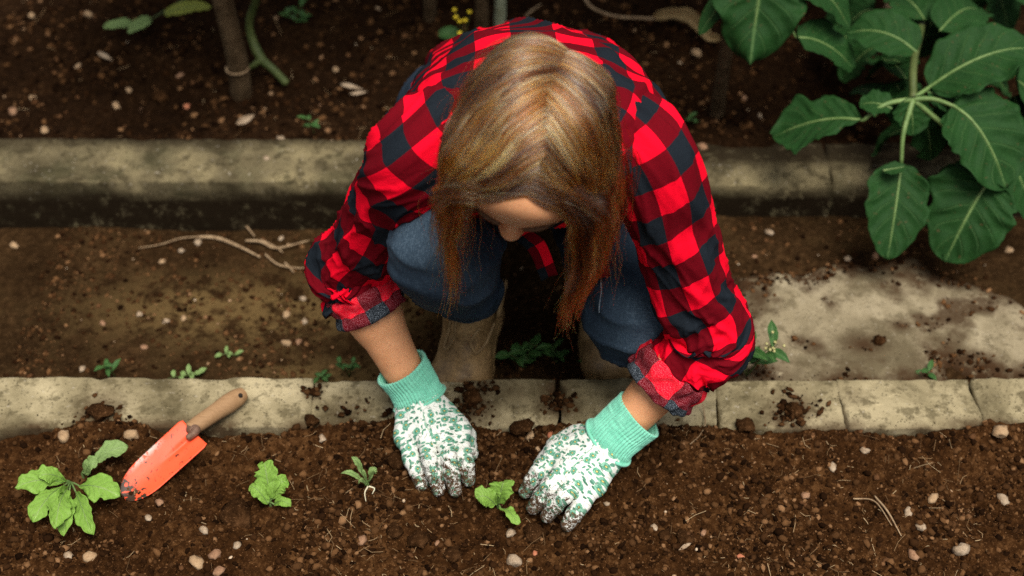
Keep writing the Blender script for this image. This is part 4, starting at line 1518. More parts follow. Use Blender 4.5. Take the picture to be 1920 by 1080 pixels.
# children: grow beside the guide, gather towards it
cd = nrm(np.repeat(gd, NC, 0) + 0.06 * hr.normal(size=(NG * NC, 3)))
par = np.repeat(np.arange(NG), NC)
same = side_of(cd)
kids = flow(cd, gz[par] + 0.025 * hr.normal(size=len(par)), height(cd) + 0.0018 * hr.random(len(par)), jg[par] + 0.10 * hr.normal(size=(len(par), 3)))
t = np.linspace(0, 1, NPT)
gsel = guides[par]
gat = (sstep(0.12, 0.75, t)[None] * (0.15 + 0.35 * hr.random((len(par), 1)))) * (same == sg[par])[:, None]
strands = kids * (1 - gat[..., None]) + gsel * gat[..., None]
for _ in range(14):
    w_ = (0.5 * sstep(0.05, 0.35, t))[None, 1:-1, None]
    strands[:, 1:-1] = strands[:, 1:-1] * (1 - w_) + w_ * 0.5 * (strands[:, 2:] + strands[:, :-2])
    strands[:, -1] = strands[:, -2] * 2 - strands[:, -3]
wv = np.stack([fbm(strands * 13 + k_ * 7.7, 2, 940 + k_) for k_ in range(3)], -1)
strands = strands + wv * (0.019 * sstep(0.10, 0.8, t))[None, :, None]
fr = fbm(np.stack(np.broadcast_arrays(np.arange(len(par))[:, None] * 7.31, t[None] * 5, np.zeros((1, NPT))), -1), 2, 900)
fr2 = fbm(np.stack(np.broadcast_arrays(np.arange(len(par))[:, None] * 3.17, t[None] * 5, np.ones((1, NPT)) * 9), -1), 2, 901)
ampf = 0.0042 * t[None] ** 1.8 + 0.0003
strands = strands + (fr * ampf)[..., None] * S_ + (fr2 * ampf)[..., None] * F_
# flyaways
nf = 420
fd_ = scalp_dirs(nf)
fl = flow(fd_, np.full(len(fd_), 0.40), height(fd_) + 0.004 * hr.random(len(fd_)), hr.normal(size=(len(fd_), 3)) * 1.2, 0.10 + 0.25 * hr.random(len(fd_)))
w = fbm(np.stack(np.broadcast_arrays(np.arange(len(fd_))[:, None] * 5.7, t[None] * 3, np.zeros((1, NPT))), -1), 2, 905)
fl = fl + (w * 0.02 * t[None])[..., None] * S_
fl = fl + (t[None, :, None] ** 1.5) * 0.012 * hr.normal(size=(len(fd_), 1, 3))
allS = np.concatenate([strands, fl])
tintg = np.clip(0.46 + 0.95 * fbm(gd * np.array([5, 8, 5]), 3, 933) + 0.16 * hr.normal(size=NG), 0, 1)
stk = hr.random(NG) < 0.22
tintg[stk] = 0.80 + 0.20 * hr.random(stk.sum())
dark = hr.random(NG) < 0.25
tintg[dark & ~stk] *= 0.3
# top layer lighter, underlayer darkened for depth
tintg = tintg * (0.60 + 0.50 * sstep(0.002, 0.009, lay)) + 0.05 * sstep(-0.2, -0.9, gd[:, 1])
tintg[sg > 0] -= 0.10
tint = np.concatenate([np.clip(tintg[par] + 0.05 * hr.normal(size=len(par)), 0, 1), np.clip(0.55 + 0.25 * hr.normal(size=len(fd_)), 0, 1)])
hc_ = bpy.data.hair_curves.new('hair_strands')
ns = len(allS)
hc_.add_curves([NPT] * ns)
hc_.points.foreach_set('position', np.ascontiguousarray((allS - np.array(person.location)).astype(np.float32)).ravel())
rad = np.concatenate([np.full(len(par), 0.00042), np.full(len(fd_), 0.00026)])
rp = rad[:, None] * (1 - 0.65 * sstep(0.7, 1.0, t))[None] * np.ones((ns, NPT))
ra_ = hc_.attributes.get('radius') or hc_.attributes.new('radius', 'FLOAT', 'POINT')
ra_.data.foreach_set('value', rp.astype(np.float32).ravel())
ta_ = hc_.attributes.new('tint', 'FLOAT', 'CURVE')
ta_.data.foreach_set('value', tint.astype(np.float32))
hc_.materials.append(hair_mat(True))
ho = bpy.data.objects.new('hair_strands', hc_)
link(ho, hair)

# ------------------------------------------------------------------ plants
def leaf_mat(name, dark, light, vein, spots=0.0, nveins=6.0, rough=0.5):
    t = NT(name)
    s = t.sep(t.uv())
    ab = t.math('ABSOLUTE', s[0])
    ph = t.math('FRACT', t.math('MULTIPLY', t.math('SUBTRACT', s[1], t.math('MULTIPLY', ab, 0.28)), nveins))
    vd = t.math('ABSOLUTE', t.math('SUBTRACT', ph, 0.5))
    side = t.math('MULTIPLY', t.step(vd, 0.075, 0.015), t.step(ab, 0.98, 0.5))
    mid = t.step(ab, 0.07, 0.02)
    o = t.obj()
    net = t.voro(o, 330, 'DISTANCE_TO_EDGE')
    n = t.noise(o, 40, 4, 0.6)
    col = t.mix(n, dark, light)
    col = t.mix(t.math('MULTIPLY', t.step(net.outputs['Distance'], 0.09, 0.02), 0.16), col, vein)
    col = t.mix(t.math('MULTIPLY', side, 0.30), col, vein)
    col = t.mix(t.math('MULTIPLY', mid, 0.8), col, vein)
    if spots:
        col = t.mix(t.math('MULTIPLY', t.step(t.noise(o, 130, 2, 0.5), 0.68, 0.74), spots), col, (0.10, 0.06, 0.025))
    nb = t.bump(t.math('MULTIPLY', side, -1.0), 0.5, 0.003)
    nb = t.bump(t.noise(o, 75, 4, 0.6), 0.35, 0.004, nb)
    return t.bsdf(col, rough, nb, 0.18, trans=light)


M['collard'] = leaf_mat('collard_leaf', (0.005, 0.030, 0.005), (0.013, 0.062, 0.010), (0.075, 0.15, 0.045), 0.6, 6.0, 0.7)
M['seed_leaf'] = leaf_mat('seedling_leaf', (0.14, 0.28, 0.035), (0.24, 0.42, 0.07), (0.42, 0.55, 0.22), 0.25, 7.0)
M['pale_leaf'] = leaf_mat('pale_leaf', (0.15, 0.24, 0.07), (0.24, 0.36, 0.12), (0.40, 0.50, 0.26), 0.4)
M['weed_leaf'] = leaf_mat('weed_leaf', (0.020, 0.070, 0.018), (0.05, 0.14, 0.03), (0.16, 0.26, 0.10), 0.2)
M['yellow_leaf'] = leaf_mat('yellowing_leaf', (0.16, 0.20, 0.02), (0.28, 0.30, 0.05), (0.40, 0.38, 0.16), 0.4)
M['dry_leaf'] = leaf_mat('dry_leaf', (0.20, 0.13, 0.055), (0.36, 0.26, 0.12), (0.45, 0.35, 0.2), 0.5, rough=0.8)
M['rib'] = plain('pale_green_rib', (0.075, 0.14, 0.035), (0.16, 0.24, 0.08), 60, 0.5)
M['green_stem'] = plain('green_stem', (0.035, 0.056, 0.012), (0.075, 0.095, 0.026), 40, 0.6)
M['bark'] = plain('woody_stalk', (0.035, 0.021, 0.010), (0.105, 0.070, 0.038), 45, 0.95, 0.9, 0.05, bd=0.005)
M['lichen'] = plain('lichened_stalk', (0.16, 0.17, 0.10), (0.34, 0.38, 0.26), 38, 0.85, 0.6, bd=0.003)
M['twig'] = plain('dry_twig', (0.17, 0.105, 0.055), (0.34, 0.24, 0.14), 90, 0.8, 0.4)
M['root'] = plain('white_root', (0.48, 0.42, 0.28), (0.62, 0.58, 0.42), 120, 0.7)
M['flower'] = plain('yellow_petal', (0.55, 0.38, 0.01), (0.75, 0.58, 0.03), 80, 0.6)
M['bud'] = plain('pale_bud', (0.30, 0.28, 0.10), (0.46, 0.42, 0.2), 200, 0.7)


def prof_collard(t):
    return np.sin(np.pi * np.clip(t, 0, 1) ** 0.84) ** 0.5


def prof_long(t):
    return np.sin(np.pi * np.clip(t, 0, 1) ** 1.25) ** 0.75


def prof_lance(t):
    return np.sin(np.pi * np.clip(t, 0, 1) ** 0.9) ** 1.1


def prof_round(t):
    return np.sqrt(np.clip(1 - (2 * t - 1) ** 2, 0, 1)) ** 0.85


def leaf(parent, ctrl, width, mat, normal=(0, -0.3, 1), prof=prof_collard, ruffle=0.09, cup=0.10, lobes=0.11, seed=0, nl=30, nw=17, rib=None, rib_r=0.0016, curl=0.0, name='leaf'):
    C = catmull(ctrl, nl)
    L = np.linalg.norm(np.diff(C, axis=0), axis=1).sum()
    nn = np.asarray(normal, float)
    T = nrm(np.gradient(C, axis=0))
    S = nrm(np.cross(T, nn))
    N = np.cross(S, T)
    t = np.linspace(0, 1, nl)
    s = np.linspace(-1, 1, nw)
    w = prof(t) * width / 2
    tt, ss = np.meshgrid(t, s, indexing='ij')
    sgn = np.sign(ss)
    edge = 1 + lobes * fbm(np.stack([tt * 7 + seed, sgn * 3.0, tt * 0], -1), 3, seed) * 1.8
    wav = fbm(np.stack([tt * 6 + seed * 1.7, sgn * 5.0 + ss, tt * 0], -1), 2, seed + 5)
    x = ss * w[:, None] * edge
    z = ruffle * width * wav * np.abs(ss) ** 1.8 + cup * width * ss ** 2 * (0.4 + prof(t)[:, None] * 0.6)
    z = z - 0.018 * width * np.cos((tt - 0.28 * np.abs(ss)) * 6 * 2 * np.pi) * np.clip(np.abs(ss) * 3, 0, 1) * (1 - np.abs(ss) * 0.5)
    if curl:
        z = z + curl * width * sstep(0.7, 1.0, tt) * np.cos(ss * 3)
    G = C[:, None] + S[:, None] * x[..., None] + N[:, None] * z[..., None]
    uv = np.stack([ss, tt], -1)
    n = nl * nw
    top = G.reshape(-1, 3)
    nr_ = np.repeat(N, nw, 0)
    V = np.concatenate([top, top - nr_ * 0.0006])
    f = grid_faces(nl, nw, False)
    rim = np.concatenate([np.arange(nw), np.arange(1, nl) * nw + nw - 1, (nl - 1) * nw + np.arange(nw - 2, -1, -1), np.arange(nl - 2, 0, -1) * nw])
    r2 = np.roll(rim, -1)
    F = np.concatenate([f, f[:, ::-1] + n, np.stack([rim, rim + n, r2 + n, r2], 1)])
    o = mobj(name, V, F, mat, parent, uv=np.concatenate([uv.reshape(-1, 2)] * 2))
    if rib is not None:
        k = int(nl * 0.9)
        tube_obj('midrib', C[:k] + N[:k] * rib_r * 0.2, [rib_r * 0.95, rib_r * 0.65, rib_r * 0.25], rib, o, n=16, sides=6, ref=(0.3, 0.5, 1), caps=False)
    return o


def bez(a, b, sag, k=5):
    a, b = np.asarray(a, float), np.asarray(b, float)
    return [a + (b - a) * s + np.array([0, 0, sag]) * 4 * s * (1 - s) for s in np.linspace(0, 1, k)]


def big_leaf(plant, b, tp, w_px, sag=0.02, depth_s=1400, **kw):
    a, c = P(*b), P(*tp)
    kw.setdefault('rib', M['rib'])
    return leaf(plant, bez(a, c, sag), 1.2 * w_px / depth_s, kw.pop('mat', M['collard']), **kw)


def crown(plant, c, n, rad, seed, mat=None, size=0.2):
    """unseen leaves added atop a stalk to shade the rear bed"""
    r = np.random.default_rng(seed)
    for i in range(n):
        a = i * 2.4 + r.uniform(-0.3, 0.3)
        d = np.array([math.cos(a), math.sin(a), 0])
        b = c + d * 0.03 + np.array([0, 0, r.uniform(-0.05, 0.12)])
        e = c + d * rad * r.uniform(0.7, 1.1) + np.array([0, 0, r.uniform(-0.02, 0.14)])
        lim = 1.45 - 0.58 * e[1] + 0.10
        e[2] = max(e[2], lim)
        b[2] = max(b[2], 1.45 - 0.58 * b[1] + 0.08)
        leaf(plant, bez(b, e, 0.05), size * r.uniform(0.7, 1.1), mat or M['collard'], (0, 0, 1), seed=seed + i, nl=18, nw=9, rib=M['rib'], rib_r=0.003)


# collard whose leaves droop beside the shirt
b0 = P(1343, 214, 0.0)
pl = empty('collard_plant', b0)
tag(pl, 'collard plant with curled-tip leaf drooping near the shirt, grey stem below', 'plant', 'collard plants in the rear bed')
head = b0 + np.array([0.04, 0.05, 0.42])
tube_obj('stem', [b0 + [0, 0, -0.03], b0 + [0.004, 0.004, 0.1], b0 + [0.015, 0.02, 0.25], head], [0.013, 0.012, 0.012, 0.014], M['bark'], pl, n=24, sides=12)
big_leaf(pl, (1432, -60, 0.33), (1405, 118, 0.21), 175, 0.03, 1500, seed=3, ruffle=0.10, lobes=0.09, curl=0.12, nl=44, nw=25, rib_r=0.0026, cup=0.06)
big_leaf(pl, (1440, -40, 0.30), (1310, 66, 0.235), 62, 0.03, 1450, seed=4)
big_leaf(pl, (1478, -20, 0.30), (1592, 52, 0.24), 95, 0.03, 1450, seed=5)
big_leaf(pl, (1492, 70, 0.245), (1600, 128, 0.18), 92, 0.015, 1450, seed=6, nl=36, nw=21, rib_r=0.002)
tube_obj('petiole', [head, P(1470, -60, 0.34), P(1470, 20, 0.28), P(1492, 70, 0.245)], [0.004, 0.003, 0.002], M['rib'], pl, n=16, sides=8)
tube_obj('petiole', [head, head + [0.03, -0.03, 0.02], P(1432, -60, 0.33)], [0.005, 0.004, 0.003], M['rib'], pl, n=12, sides=8)
crown(pl, head + [0, 0.02, 0.16], 15, 0.30, 61)

# big collard at the right edge
b0 = P(1735, 30, 0.0)
pl = empty('collard_plant', b0)
tag(pl, 'large collard plant with broad white-veined leaves hanging over the rear kerb', 'plant', 'collard plants in the rear bed')
hub = P(1712, 186, 0.20)
tube_obj('stem', [b0 + [0, 0, -0.03], b0 + [-0.01, -0.03, 0.10], P(1716, 100, 0.21), hub], [0.010, 0.009, 0.006, 0.006], M['green_stem'], pl, n=24, sides=10)
big_leaf(pl, (1618, 226, 0.175), (1452, 256, 0.105), 118, 0.015, 1380, seed=11, lobes=0.30, ruffle=0.10, nl=40, nw=21, rib_r=0.0028, prof=prof_long)
big_leaf(pl, (1672, 204, 0.195), (1612, 196, 0.19), 58, 0.006, 1400, seed=12)
big_leaf(pl, (1704, 182, 0.205), (1712, 252, 0.15), 76, 0.006, 1400, seed=13, lobes=0.16)
big_leaf(pl, (1690, 306, 0.125), (1664, 486, 0.015), 108, 0.012, 1420, seed=14, lobes=0.14, nl=40, nw=21, rib_r=0.0026, prof=lambda t: prof_collard(t) * (0.72 + 0.28 * np.sin(t * 9)) if False else prof_collard(t))
big_leaf(pl, (1656, 320, 0.13), (1700, 312, 0.135), 26, 0.0, 1420, seed=15)
big_leaf(pl, (1786, 198, 0.205), (1886, 352, 0.115), 168, 0.022, 1420, seed=16, nl=40, nw=21, rib_r=0.003, lobes=0.12, ruffle=0.12)
big_leaf(pl, (1856, 338, 0.12), (1772, 490, 0.01), 158, 0.020, 1430, seed=17, nl=40, nw=21, rib_r=0.0028, lobes=0.12, ruffle=0.12)
big_leaf(pl, (1742, 164, 0.205), (1935, 90, 0.26), 130, 0.02, 1420, seed=18, nl=36, nw=19, rib_r=0.003)
big_leaf(pl, (1718, 98, 0.215), (1588, 62, 0.215), 104, 0.018, 1400, seed=19, nl=36, nw=19, rib_r=0.0024, lobes=0.04)
big_leaf(pl, (1735, 172, 0.20), (1790, 205, 0.17), 66, 0.006, 1400, seed=20)
big_leaf(pl, (1760, 175, 0.19), (1835, 205, 0.15), 80, 0.006, 1400, seed=28)
for i, (a, c, w) in enumerate((((1700, 150, 0.16), (1640, 110, 0.10), 80), ((1690, 200, 0.13), (1600, 170, 0.07), 75), ((1730, 210, 0.15), (1745, 300, 0.07), 85), ((1760, 230, 0.13), (1830, 300, 0.05), 90),
                               ((1720, 70, 0.17), (1650, 30, 0.12), 75), ((1800, 330, 0.10), (1760, 360, 0.05), 60), ((1900, 180, 0.16), (1930, 300, 0.08), 100), ((1560, 70, 0.13), (1640, 100, 0.07), 70))):
    big_leaf(pl, a, c, w, 0.012, 1380, seed=240 + i, lobes=0.2, ruffle=0.14)
for c_ in ([hub, P(1660, 196, 0.20), P(1618, 226, 0.175)], [hub, P(1694, 250, 0.165), P(1690, 306, 0.125)], [hub, P(1750, 186, 0.205), P(1786, 198, 0.205)],
           [hub, P(1790, 255, 0.15), P(1856, 338, 0.12)], [hub, P(1725, 176, 0.205), P(1742, 164, 0.205)]):
    tube_obj('petiole', c_, [0.0045, 0.0035, 0.003], M['rib'], pl, n=14, sides=8)
crown(pl, b0 + [0.0, -0.05, 0.55], 15, 0.32, 62)

# dark collard at the back corner
b0 = P(1840, -40, 0.0)
pl = empty('collard_plant', b0)
tag(pl, 'shaded collard plant at the top corner behind the large one', 'plant', 'collard plants in the rear bed')
tube_obj('stem', [b0 + [0, 0, -0.03], b0 + [0.0, -0.01, 0.15], b0 + [0.02, 0.0, 0.4]], [0.014, 0.012, 0.012], M['bark'], pl, n=20, sides=10)
for i, (a, c, w) in enumerate((((1800, -30, 0.16), (1700, 20, 0.10), 80), ((1850, -30, 0.16), (1890, 60, 0.08), 95), ((1880, -30, 0.2), (1960, 40, 0.12), 100), ((1830, -40, 0.14), (1810, 40, 0.06), 70))):
    big_leaf(pl, a, c, w, 0.02, 1300, seed=40 + i)
crown(pl, b0 + [0.02, 0.05, 0.45], 9, 0.28, 63)
for i, (a, c, w) in enumerate((((1735, 40, 0.20), (1655, -5, 0.17), 90), ((1760, 60, 0.20), (1835, 20, 0.17), 95), ((1790, 120, 0.18), (1890, 175, 0.10), 110), ((1760, 110, 0.17), (1770, 170, 0.10), 70),
                               ((1900, 60, 0.20), (1870, 150, 0.12), 105), ((1905, 150, 0.2), (1945, 250, 0.10), 120), ((1640, 20, 0.15), (1570, 75, 0.08), 85), ((1690, 120, 0.15), (1625, 150, 0.08), 70), ((1880, 300, 0.10), (1935, 410, 0.02), 110), ((1650, 90, 0.14), (1580, 150, 0.06), 80), ((1600, 40, 0.12), (1530, 90, 0.05), 75), ((1700, 250, 0.12), (1640, 290, 0.04), 70),
                               ((1680, 160, 0.13), (1690, 240, 0.06), 75), ((1840, 190, 0.15), (1780, 260, 0.07), 85), ((1760, 20, 0.17), (1720, 110, 0.10), 85))):
    big_leaf(pl, a, c, w, 0.02, 1330, seed=140 + i, lobes=0.14)
for u, v, du in ((1770, 40, 10), (1655, -10, -6)):
    q = P(u, v + 60, 0.0)
    o = tube_obj('dry_stalk', [q + [0, 0, -0.02], q + [0.01, 0.01, 0.1], q + [0.03, 0.02, 0.3]], [0.008, 0.007, 0.005], M['twig'], n=14, sides=8)
    tag(o, 'thin dry brown stalk standing %s' % ('in front of the shaded corner collard' if du > 0 else 'at the top edge beside the round collard leaf'), 'stalk')

# stalks at the top
def stalk(name, base_px, lean, h, r, mat, label, shade_crown_n=0, seed=0):
    b = P(*base_px)
    o = empty(name, b)
    tag(o, label, 'stalk')
    top = b + np.array([lean[0], lean[1], h])
    tube_obj('stem', [b + [0, 0, -0.03], b + np.array([lean[0], lean[1], h]) * 0.12 + [r * 0.15, 0, 0], b + np.array([lean[0], lean[1], h]) * 0.5 + [-r * 0.3, 0, 0], top], [r * 1.08, r, r * 0.95, r * 0.9], mat, o, n=36, sides=16)
    if shade_crown_n:
        crown(o, top + [0, -0.06, 0.08], shade_crown_n, 0.32, seed)  # added leaves, out of view, that darken the bed beneath
    return o


st = stalk('woody_stalk', (450, 158, 0.0), (-0.02, 0.03), 0.5, 0.0185, M['bark'], 'thick brown woody stalk rising at the top beside a green branch', 16, 71)
b = P(450, 158, 0)
tube_obj('scar_ring', [b + 0.0195 * np.array([math.cos(x), math.sin(x), 0]) + [0, 0, 0.034] for x in np.linspace(0, 2 * np.pi, 16)], [0.0018, 0.0018], M['twig'], st, n=40, sides=6)
stalk('woody_stalk', (902, 62, 0.0), (0.0, 0.03), 0.5, 0.0125, M['bark'], 'slim grey-brown stalk behind the back of the shirt', 12, 72)
stalk('lichened_stalk', (935, 50, 0.0), (0.02, 0.03), 0.45, 0.0105, M['lichen'], 'pale lichen-spotted stalk behind the back of the shirt')
stalk('woody_stalk', (805, 40, 0.0), (0.01, 0.02), 0.45, 0.012, M['bark'], 'dark stalk at the top edge left of the yellow flowers', 12, 73)
gb = empty('green_branch', P(535, 152, 0.0))
tag(gb, 'forked green branch stub leaning beside the thick woody stalk', 'branch')
tube_obj('stem', [P(537, 156, 0.004), P(512, 130, 0.018), P(490, 110, 0.035), P(472, 72, 0.065), P(468, 38, 0.10), P(480, 0, 0.15), P(486, -60, 0.24)], [0.0065, 0.0072, 0.0085, 0.0068, 0.0068, 0.0064], M['green_stem'], gb, n=50, sides=12)
tube_obj('side_shoot', [P(490, 112, 0.035), P(476, 122, 0.026), P(462, 130, 0.018)], [0.0065, 0.005, 0.003], M['green_stem'], gb, n=14, sides=10)

tw = empty('leafy_twig', P(285, 40, 0.05))
tag(tw, 'drooping twig with one yellow-green and two pale green leaves', 'twig')
tube_obj('stem', [P(395, -30, 0.10), P(330, 8, 0.075), P(300, 26, 0.06), P(280, 38, 0.055)], [0.002, 0.002, 0.0016], M['green_stem'], tw, n=20, sides=8)
leaf(tw, bez(P(308, 27, 0.062), P(396, 14, 0.075), 0.008), 0.026, M['yellow_leaf'], (0, -0.5, 1), seed=51, rib=M['rib'], rib_r=0.0008)
leaf(tw, bez(P(284, 36, 0.055), P(240, 62, 0.04), 0.004), 0.024, M['pale_leaf'], (0, -0.5, 1), seed=52, rib=M['rib'], rib_r=0.0008)
leaf(tw, bez(P(250, 45, 0.045), P(194, 52, 0.04), 0.004), 0.022, M['pale_leaf'], (0, -0.3, 1), seed=53, rib=M['rib'], rib_r=0.0008)

dl = empty('withered_leaf', P(1200, 40, 0.03))
tag(dl, 'curled dry tan stem and withered leaf lying behind the shirt', 'stem')
tube_obj('stem', [P(1092, -10, 0.05), P(1110, 14, 0.045), P(1150, 30, 0.04), P(1200, 34, 0.035), P(1245, 36, 0.03)], [0.0028, 0.0025, 0.003], M['twig'], dl, n=24, sides=8)
leaf(dl, [P(1225, 36, 0.032), P(1260, 32, 0.038), P(1295, 42, 0.034), P(1325, 72, 0.022), P(1352, 78, 0.02)], 0.026, M['dry_leaf'], (0.2, -0.6, 1), seed=55, cup=0.5, ruffle=0.3, lobes=0.2)
fw = empty('flowering_weed', P(860, 80, 0.0))
tag(fw, 'small weed with yellow flowers behind the shirt collar', 'weed')
for i, (u, v) in enumerate(((855, 32), (862, 40), (872, 38), (862, 62), (852, 18), (880, 22))):
    top = P(u, v, 0.07)
    tube_obj('stem', [P(866, 84, 0.0), (P(866, 84, 0.0) + top) / 2 + [0.004, 0, 0.01], top], [0.0009, 0.0007], M['green_stem'], fw, n=8, sides=5)
    V, F = ico2()
    mobj('flower', V * np.array([0.0042, 0.0042, 0.003]) * (1 + 0.3 * fbm(V * 3, 2, 60 + i))[:, None] + top, F, M['flower'], fw)
leaf(fw, bez(P(866, 84, 0.01), P(822, 66, 0.03), 0.012), 0.028, M['weed_leaf'], (0, -0.6, 1), seed=57, rib=M['rib'], rib_r=0.0007)
leaf(fw, bez(P(866, 84, 0.01), P(842, 92, 0.01), 0.006), 0.018, M['weed_leaf'], (0, -0.6, 1), seed=58)


# ------------------------------------------------------------------ seedlings in the front bed
def zf(u, v):
    """height of the front soil under pixel u, v"""
    z_ = 0.0
    for _ in range(4):
        q = P(u, v, z_)
        z_ = float(z_front(np.array([q[0]]), np.array([q[1]]))[0])
    return z_


def seedling(hub_px, leaves, label, seed, mat=None, rootpx=None, stem_r=0.0014, lobes=0.20, ruffle=0.20):
    hz = zf(*hub_px)
    h = P(hub_px[0], hub_px[1], hz)
    o = empty('lettuce_seedling', h)
    tag(o, label, 'seedling', 'young seedlings in the front bed')
    hb = h + np.array([0, 0, 0.008])
    tube_obj('stem', [h - [0, 0, 0.012], h, hb], [0.0018, 0.002, 0.0016], M['rib'], o, n=8, sides=8)
    for i, (bu, bv, bz, tu, tv, tz, w, prf) in enumerate(leaves):
        a, c = P(bu, bv, hz + bz + 0.005), P(tu, tv, hz + tz + 0.010)
        lf_ = leaf(o, bez(a, c, 0.010), 0.88 * w / 1440, mat or M['seed_leaf'], (0.28 * ((i * 7) % 5 - 2), -0.45, 1), prf, ruffle, 0.08, lobes, seed + i * 3, 36, 17, M['rib'], 0.0007)
        tube_obj('petiole', [hb, (hb + a) / 2 + [0, 0, 0.002], a + (c - a) * 0.06], [stem_r, stem_r * 0.85, stem_r * 0.7], M['rib'], o, n=8, sides=6)
    if rootpx:
        for pts_ in rootpx:
            tube_obj('root', [P(u, v, zf(u, v) + 0.004) for u, v in pts_], [0.0013, 0.0009, 0.0005], M['root'], o, n=14, sides=6)
    return o


R_, L_, K_ = prof_round, prof_long, prof_lance
seedling((136, 912), [(118, 905, 0.016, 28, 915, 0.03, 52, L_), (118, 912, 0.014, 62, 980, 0.022, 50, L_), (126, 916, 0.012, 104, 992, 0.024, 48, L_), (130, 925, 0.006, 120, 1006, 0.008, 40, L_),
                      (148, 912, 0.014, 226, 932, 0.026, 56, L_), (142, 922, 0.010, 172, 1002, 0.016, 46, L_), (122, 902, 0.014, 72, 895, 0.034, 40, L_)],
         'large leafy lettuce seedling at the left edge beside the trowel tip', 900)
seedling((156, 894), [(168, 876, 0.016, 240, 838, 0.030, 46, L_), (160, 890, 0.008, 182, 872, 0.022, 34, R_)], 'small pale seedling just above the large leafy one', 930, M['pale_leaf'])
seedling((508, 950), [(507, 934, 0.010, 496, 868, 0.034, 56, R_), (510, 936, 0.010, 536, 902, 0.024, 40, R_), (502, 944, 0.006, 468, 912, 0.018, 30, R_), (514, 947, 0.004, 546, 950, 0.008, 24, L_)],
         'light green seedling standing alone between trowel and thin uprooted one', 940)
seedling((690, 912), [(686, 900, 0.010, 659, 856, 0.034, 15, K_), (683, 905, 0.008, 638, 888, 0.020, 11, K_), (692, 902, 0.008, 708, 884, 0.020, 17, K_), (688, 906, 0.006, 678, 884, 0.018, 7, K_), (686, 910, 0.004, 672, 908, 0.008, 9, K_)],
         'thin narrow-leaved seedling with bare white roots near the first glove', 960, M['pale_leaf'], [((690, 912), (684, 924), (686, 940)), ((692, 912), (702, 916), (698, 926))], lobes=0.22)
seedling((934, 952), [(936, 944, 0.010, 946, 903, 0.030, 56, R_), (928, 946, 0.008, 893, 934, 0.018, 42, R_), (938, 954, 0.004, 972, 984, 0.006, 26, R_), (932, 946, 0.008, 938, 930, 0.022, 14, K_), (924, 940, 0.01, 898, 924, 0.018, 10, K_)],
         'bright green round-leaved seedling planted between the two gloves', 980)


# ------------------------------------------------------------------ weeds
def weed(base, h, n, lw, label, seed, spread=0.03, mat=None, buds=0):
    b = np.asarray(base, float)
    o = empty('weed_plant', b)
    tag(o, label, 'weed', 'small weeds growing by the kerbs')
    r = np.random.default_rng(seed)
    ns = max(1, n // 4)
    for s in range(ns):
        d = np.array([r.uniform(-1, 1) * spread, -abs(r.uniform(0.0, 0.6)) * spread, h * r.uniform(0.7, 1.0)])
        ctrl = [b, b + d * 0.5 + [0, 0, h * 0.1], b + d]
        tube_obj('stem', ctrl, [0.0011, 0.0009, 0.0006], M['green_stem'], o, n=10, sides=6)
        C = catmull(ctrl, 12)
        for k in range(max(3, n // ns)):
            p = C[min(11, 3 + int(k * 9 / max(1, n // ns)))]
            a = k * 2.4 + r.uniform(0, 1)
            e = p + np.array([math.cos(a), math.sin(a), r.uniform(-0.1, 0.5)]) * lw * r.uniform(0.8, 1.5)
            leaf(o, bez(p, e, lw * 0.15), lw * r.uniform(0.42, 0.6), mat or M['weed_leaf'], (0, -0.4, 1), prof_lance, 0.08, 0.15, 0.05, seed + k, 14, 9, M['rib'], 0.0004)
        for k in range(buds):
            V, F = ico2()
            q = C[int(r.integers(5, 12))] + r.normal(size=3) * 0.004
            mobj('bud', V * 0.0022 + q, F, M['bud'], o)
    return o


def gp(u, v):
    q = P(u, v, Z_PATH)
    return P(u, v, float(z_path(np.array([q[0]]), np.array([q[1]]))[0]))


weed(gp(985, 690), 0.055, 10, 0.024, 'dark green weed on the ground between the boots', 1001)
weed(gp(1048, 682), 0.055, 10, 0.020, 'trailing weed beneath the tip of the hanging hair', 1002, 0.05)
weed(gp(1130, 706), 0.045, 6, 0.015, 'small weed in front of the second boot under the knee', 1003, 0.04)
weed(P(1400, 706, -0.035), 0.085, 16, 0.028, 'leafy weed with pale buds beside the rolled cuff and slab', 1004, 0.035, buds=9)
weed(gp(655, 706), 0.050, 8, 0.013, 'small upright weed behind the kerb beside the bare forearm', 1005, 0.015)
weed(gp(612, 712), 0.022, 5, 0.012, 'low weed behind the kerb at its crack', 1006, 0.03)
weed(gp(378, 704), 0.022, 8, 0.013, 'pale spreading weed behind the trowel handle', 1007, 0.05, M['pale_leaf'])
weed(gp(216, 706), 0.042, 6, 0.016, 'small weed behind the kerb far from the person', 1008, 0.015)
weed(gp(450, 668), 0.015, 5, 0.012, 'flat pale weed on the path near the twigs', 1009, 0.03, M['pale_leaf'])
weed(P(590, 250, 0.0), 0.035, 5, 0.014, 'tiny seedling weed in the rear bed near the sleeve', 1010, 0.01)
weed(P(560, 50, 0.0), 0.05, 8, 0.022, 'weed at the top beside the green branch', 1011, 0.04)
weed(P(1520, 432, -0.08), 0.02, 8, 0.012, 'low weed at the foot of the rear kerb near hanging leaves', 1012, 0.05)
weed(P(120, 410, -0.08), 0.02, 4, 0.012, 'tiny weed in the dark foot of the rear kerb', 1013, 0.02)
weed(P(1735, 712, -0.06), 0.03, 5, 0.016, 'dark weed in the gap between slab and front kerb', 1014, 0.03)
weed(P(1300, 235, 0.0), 0.03, 6, 0.012, 'small fern-like weed beside the grey collard stem', 1015, 0.03)

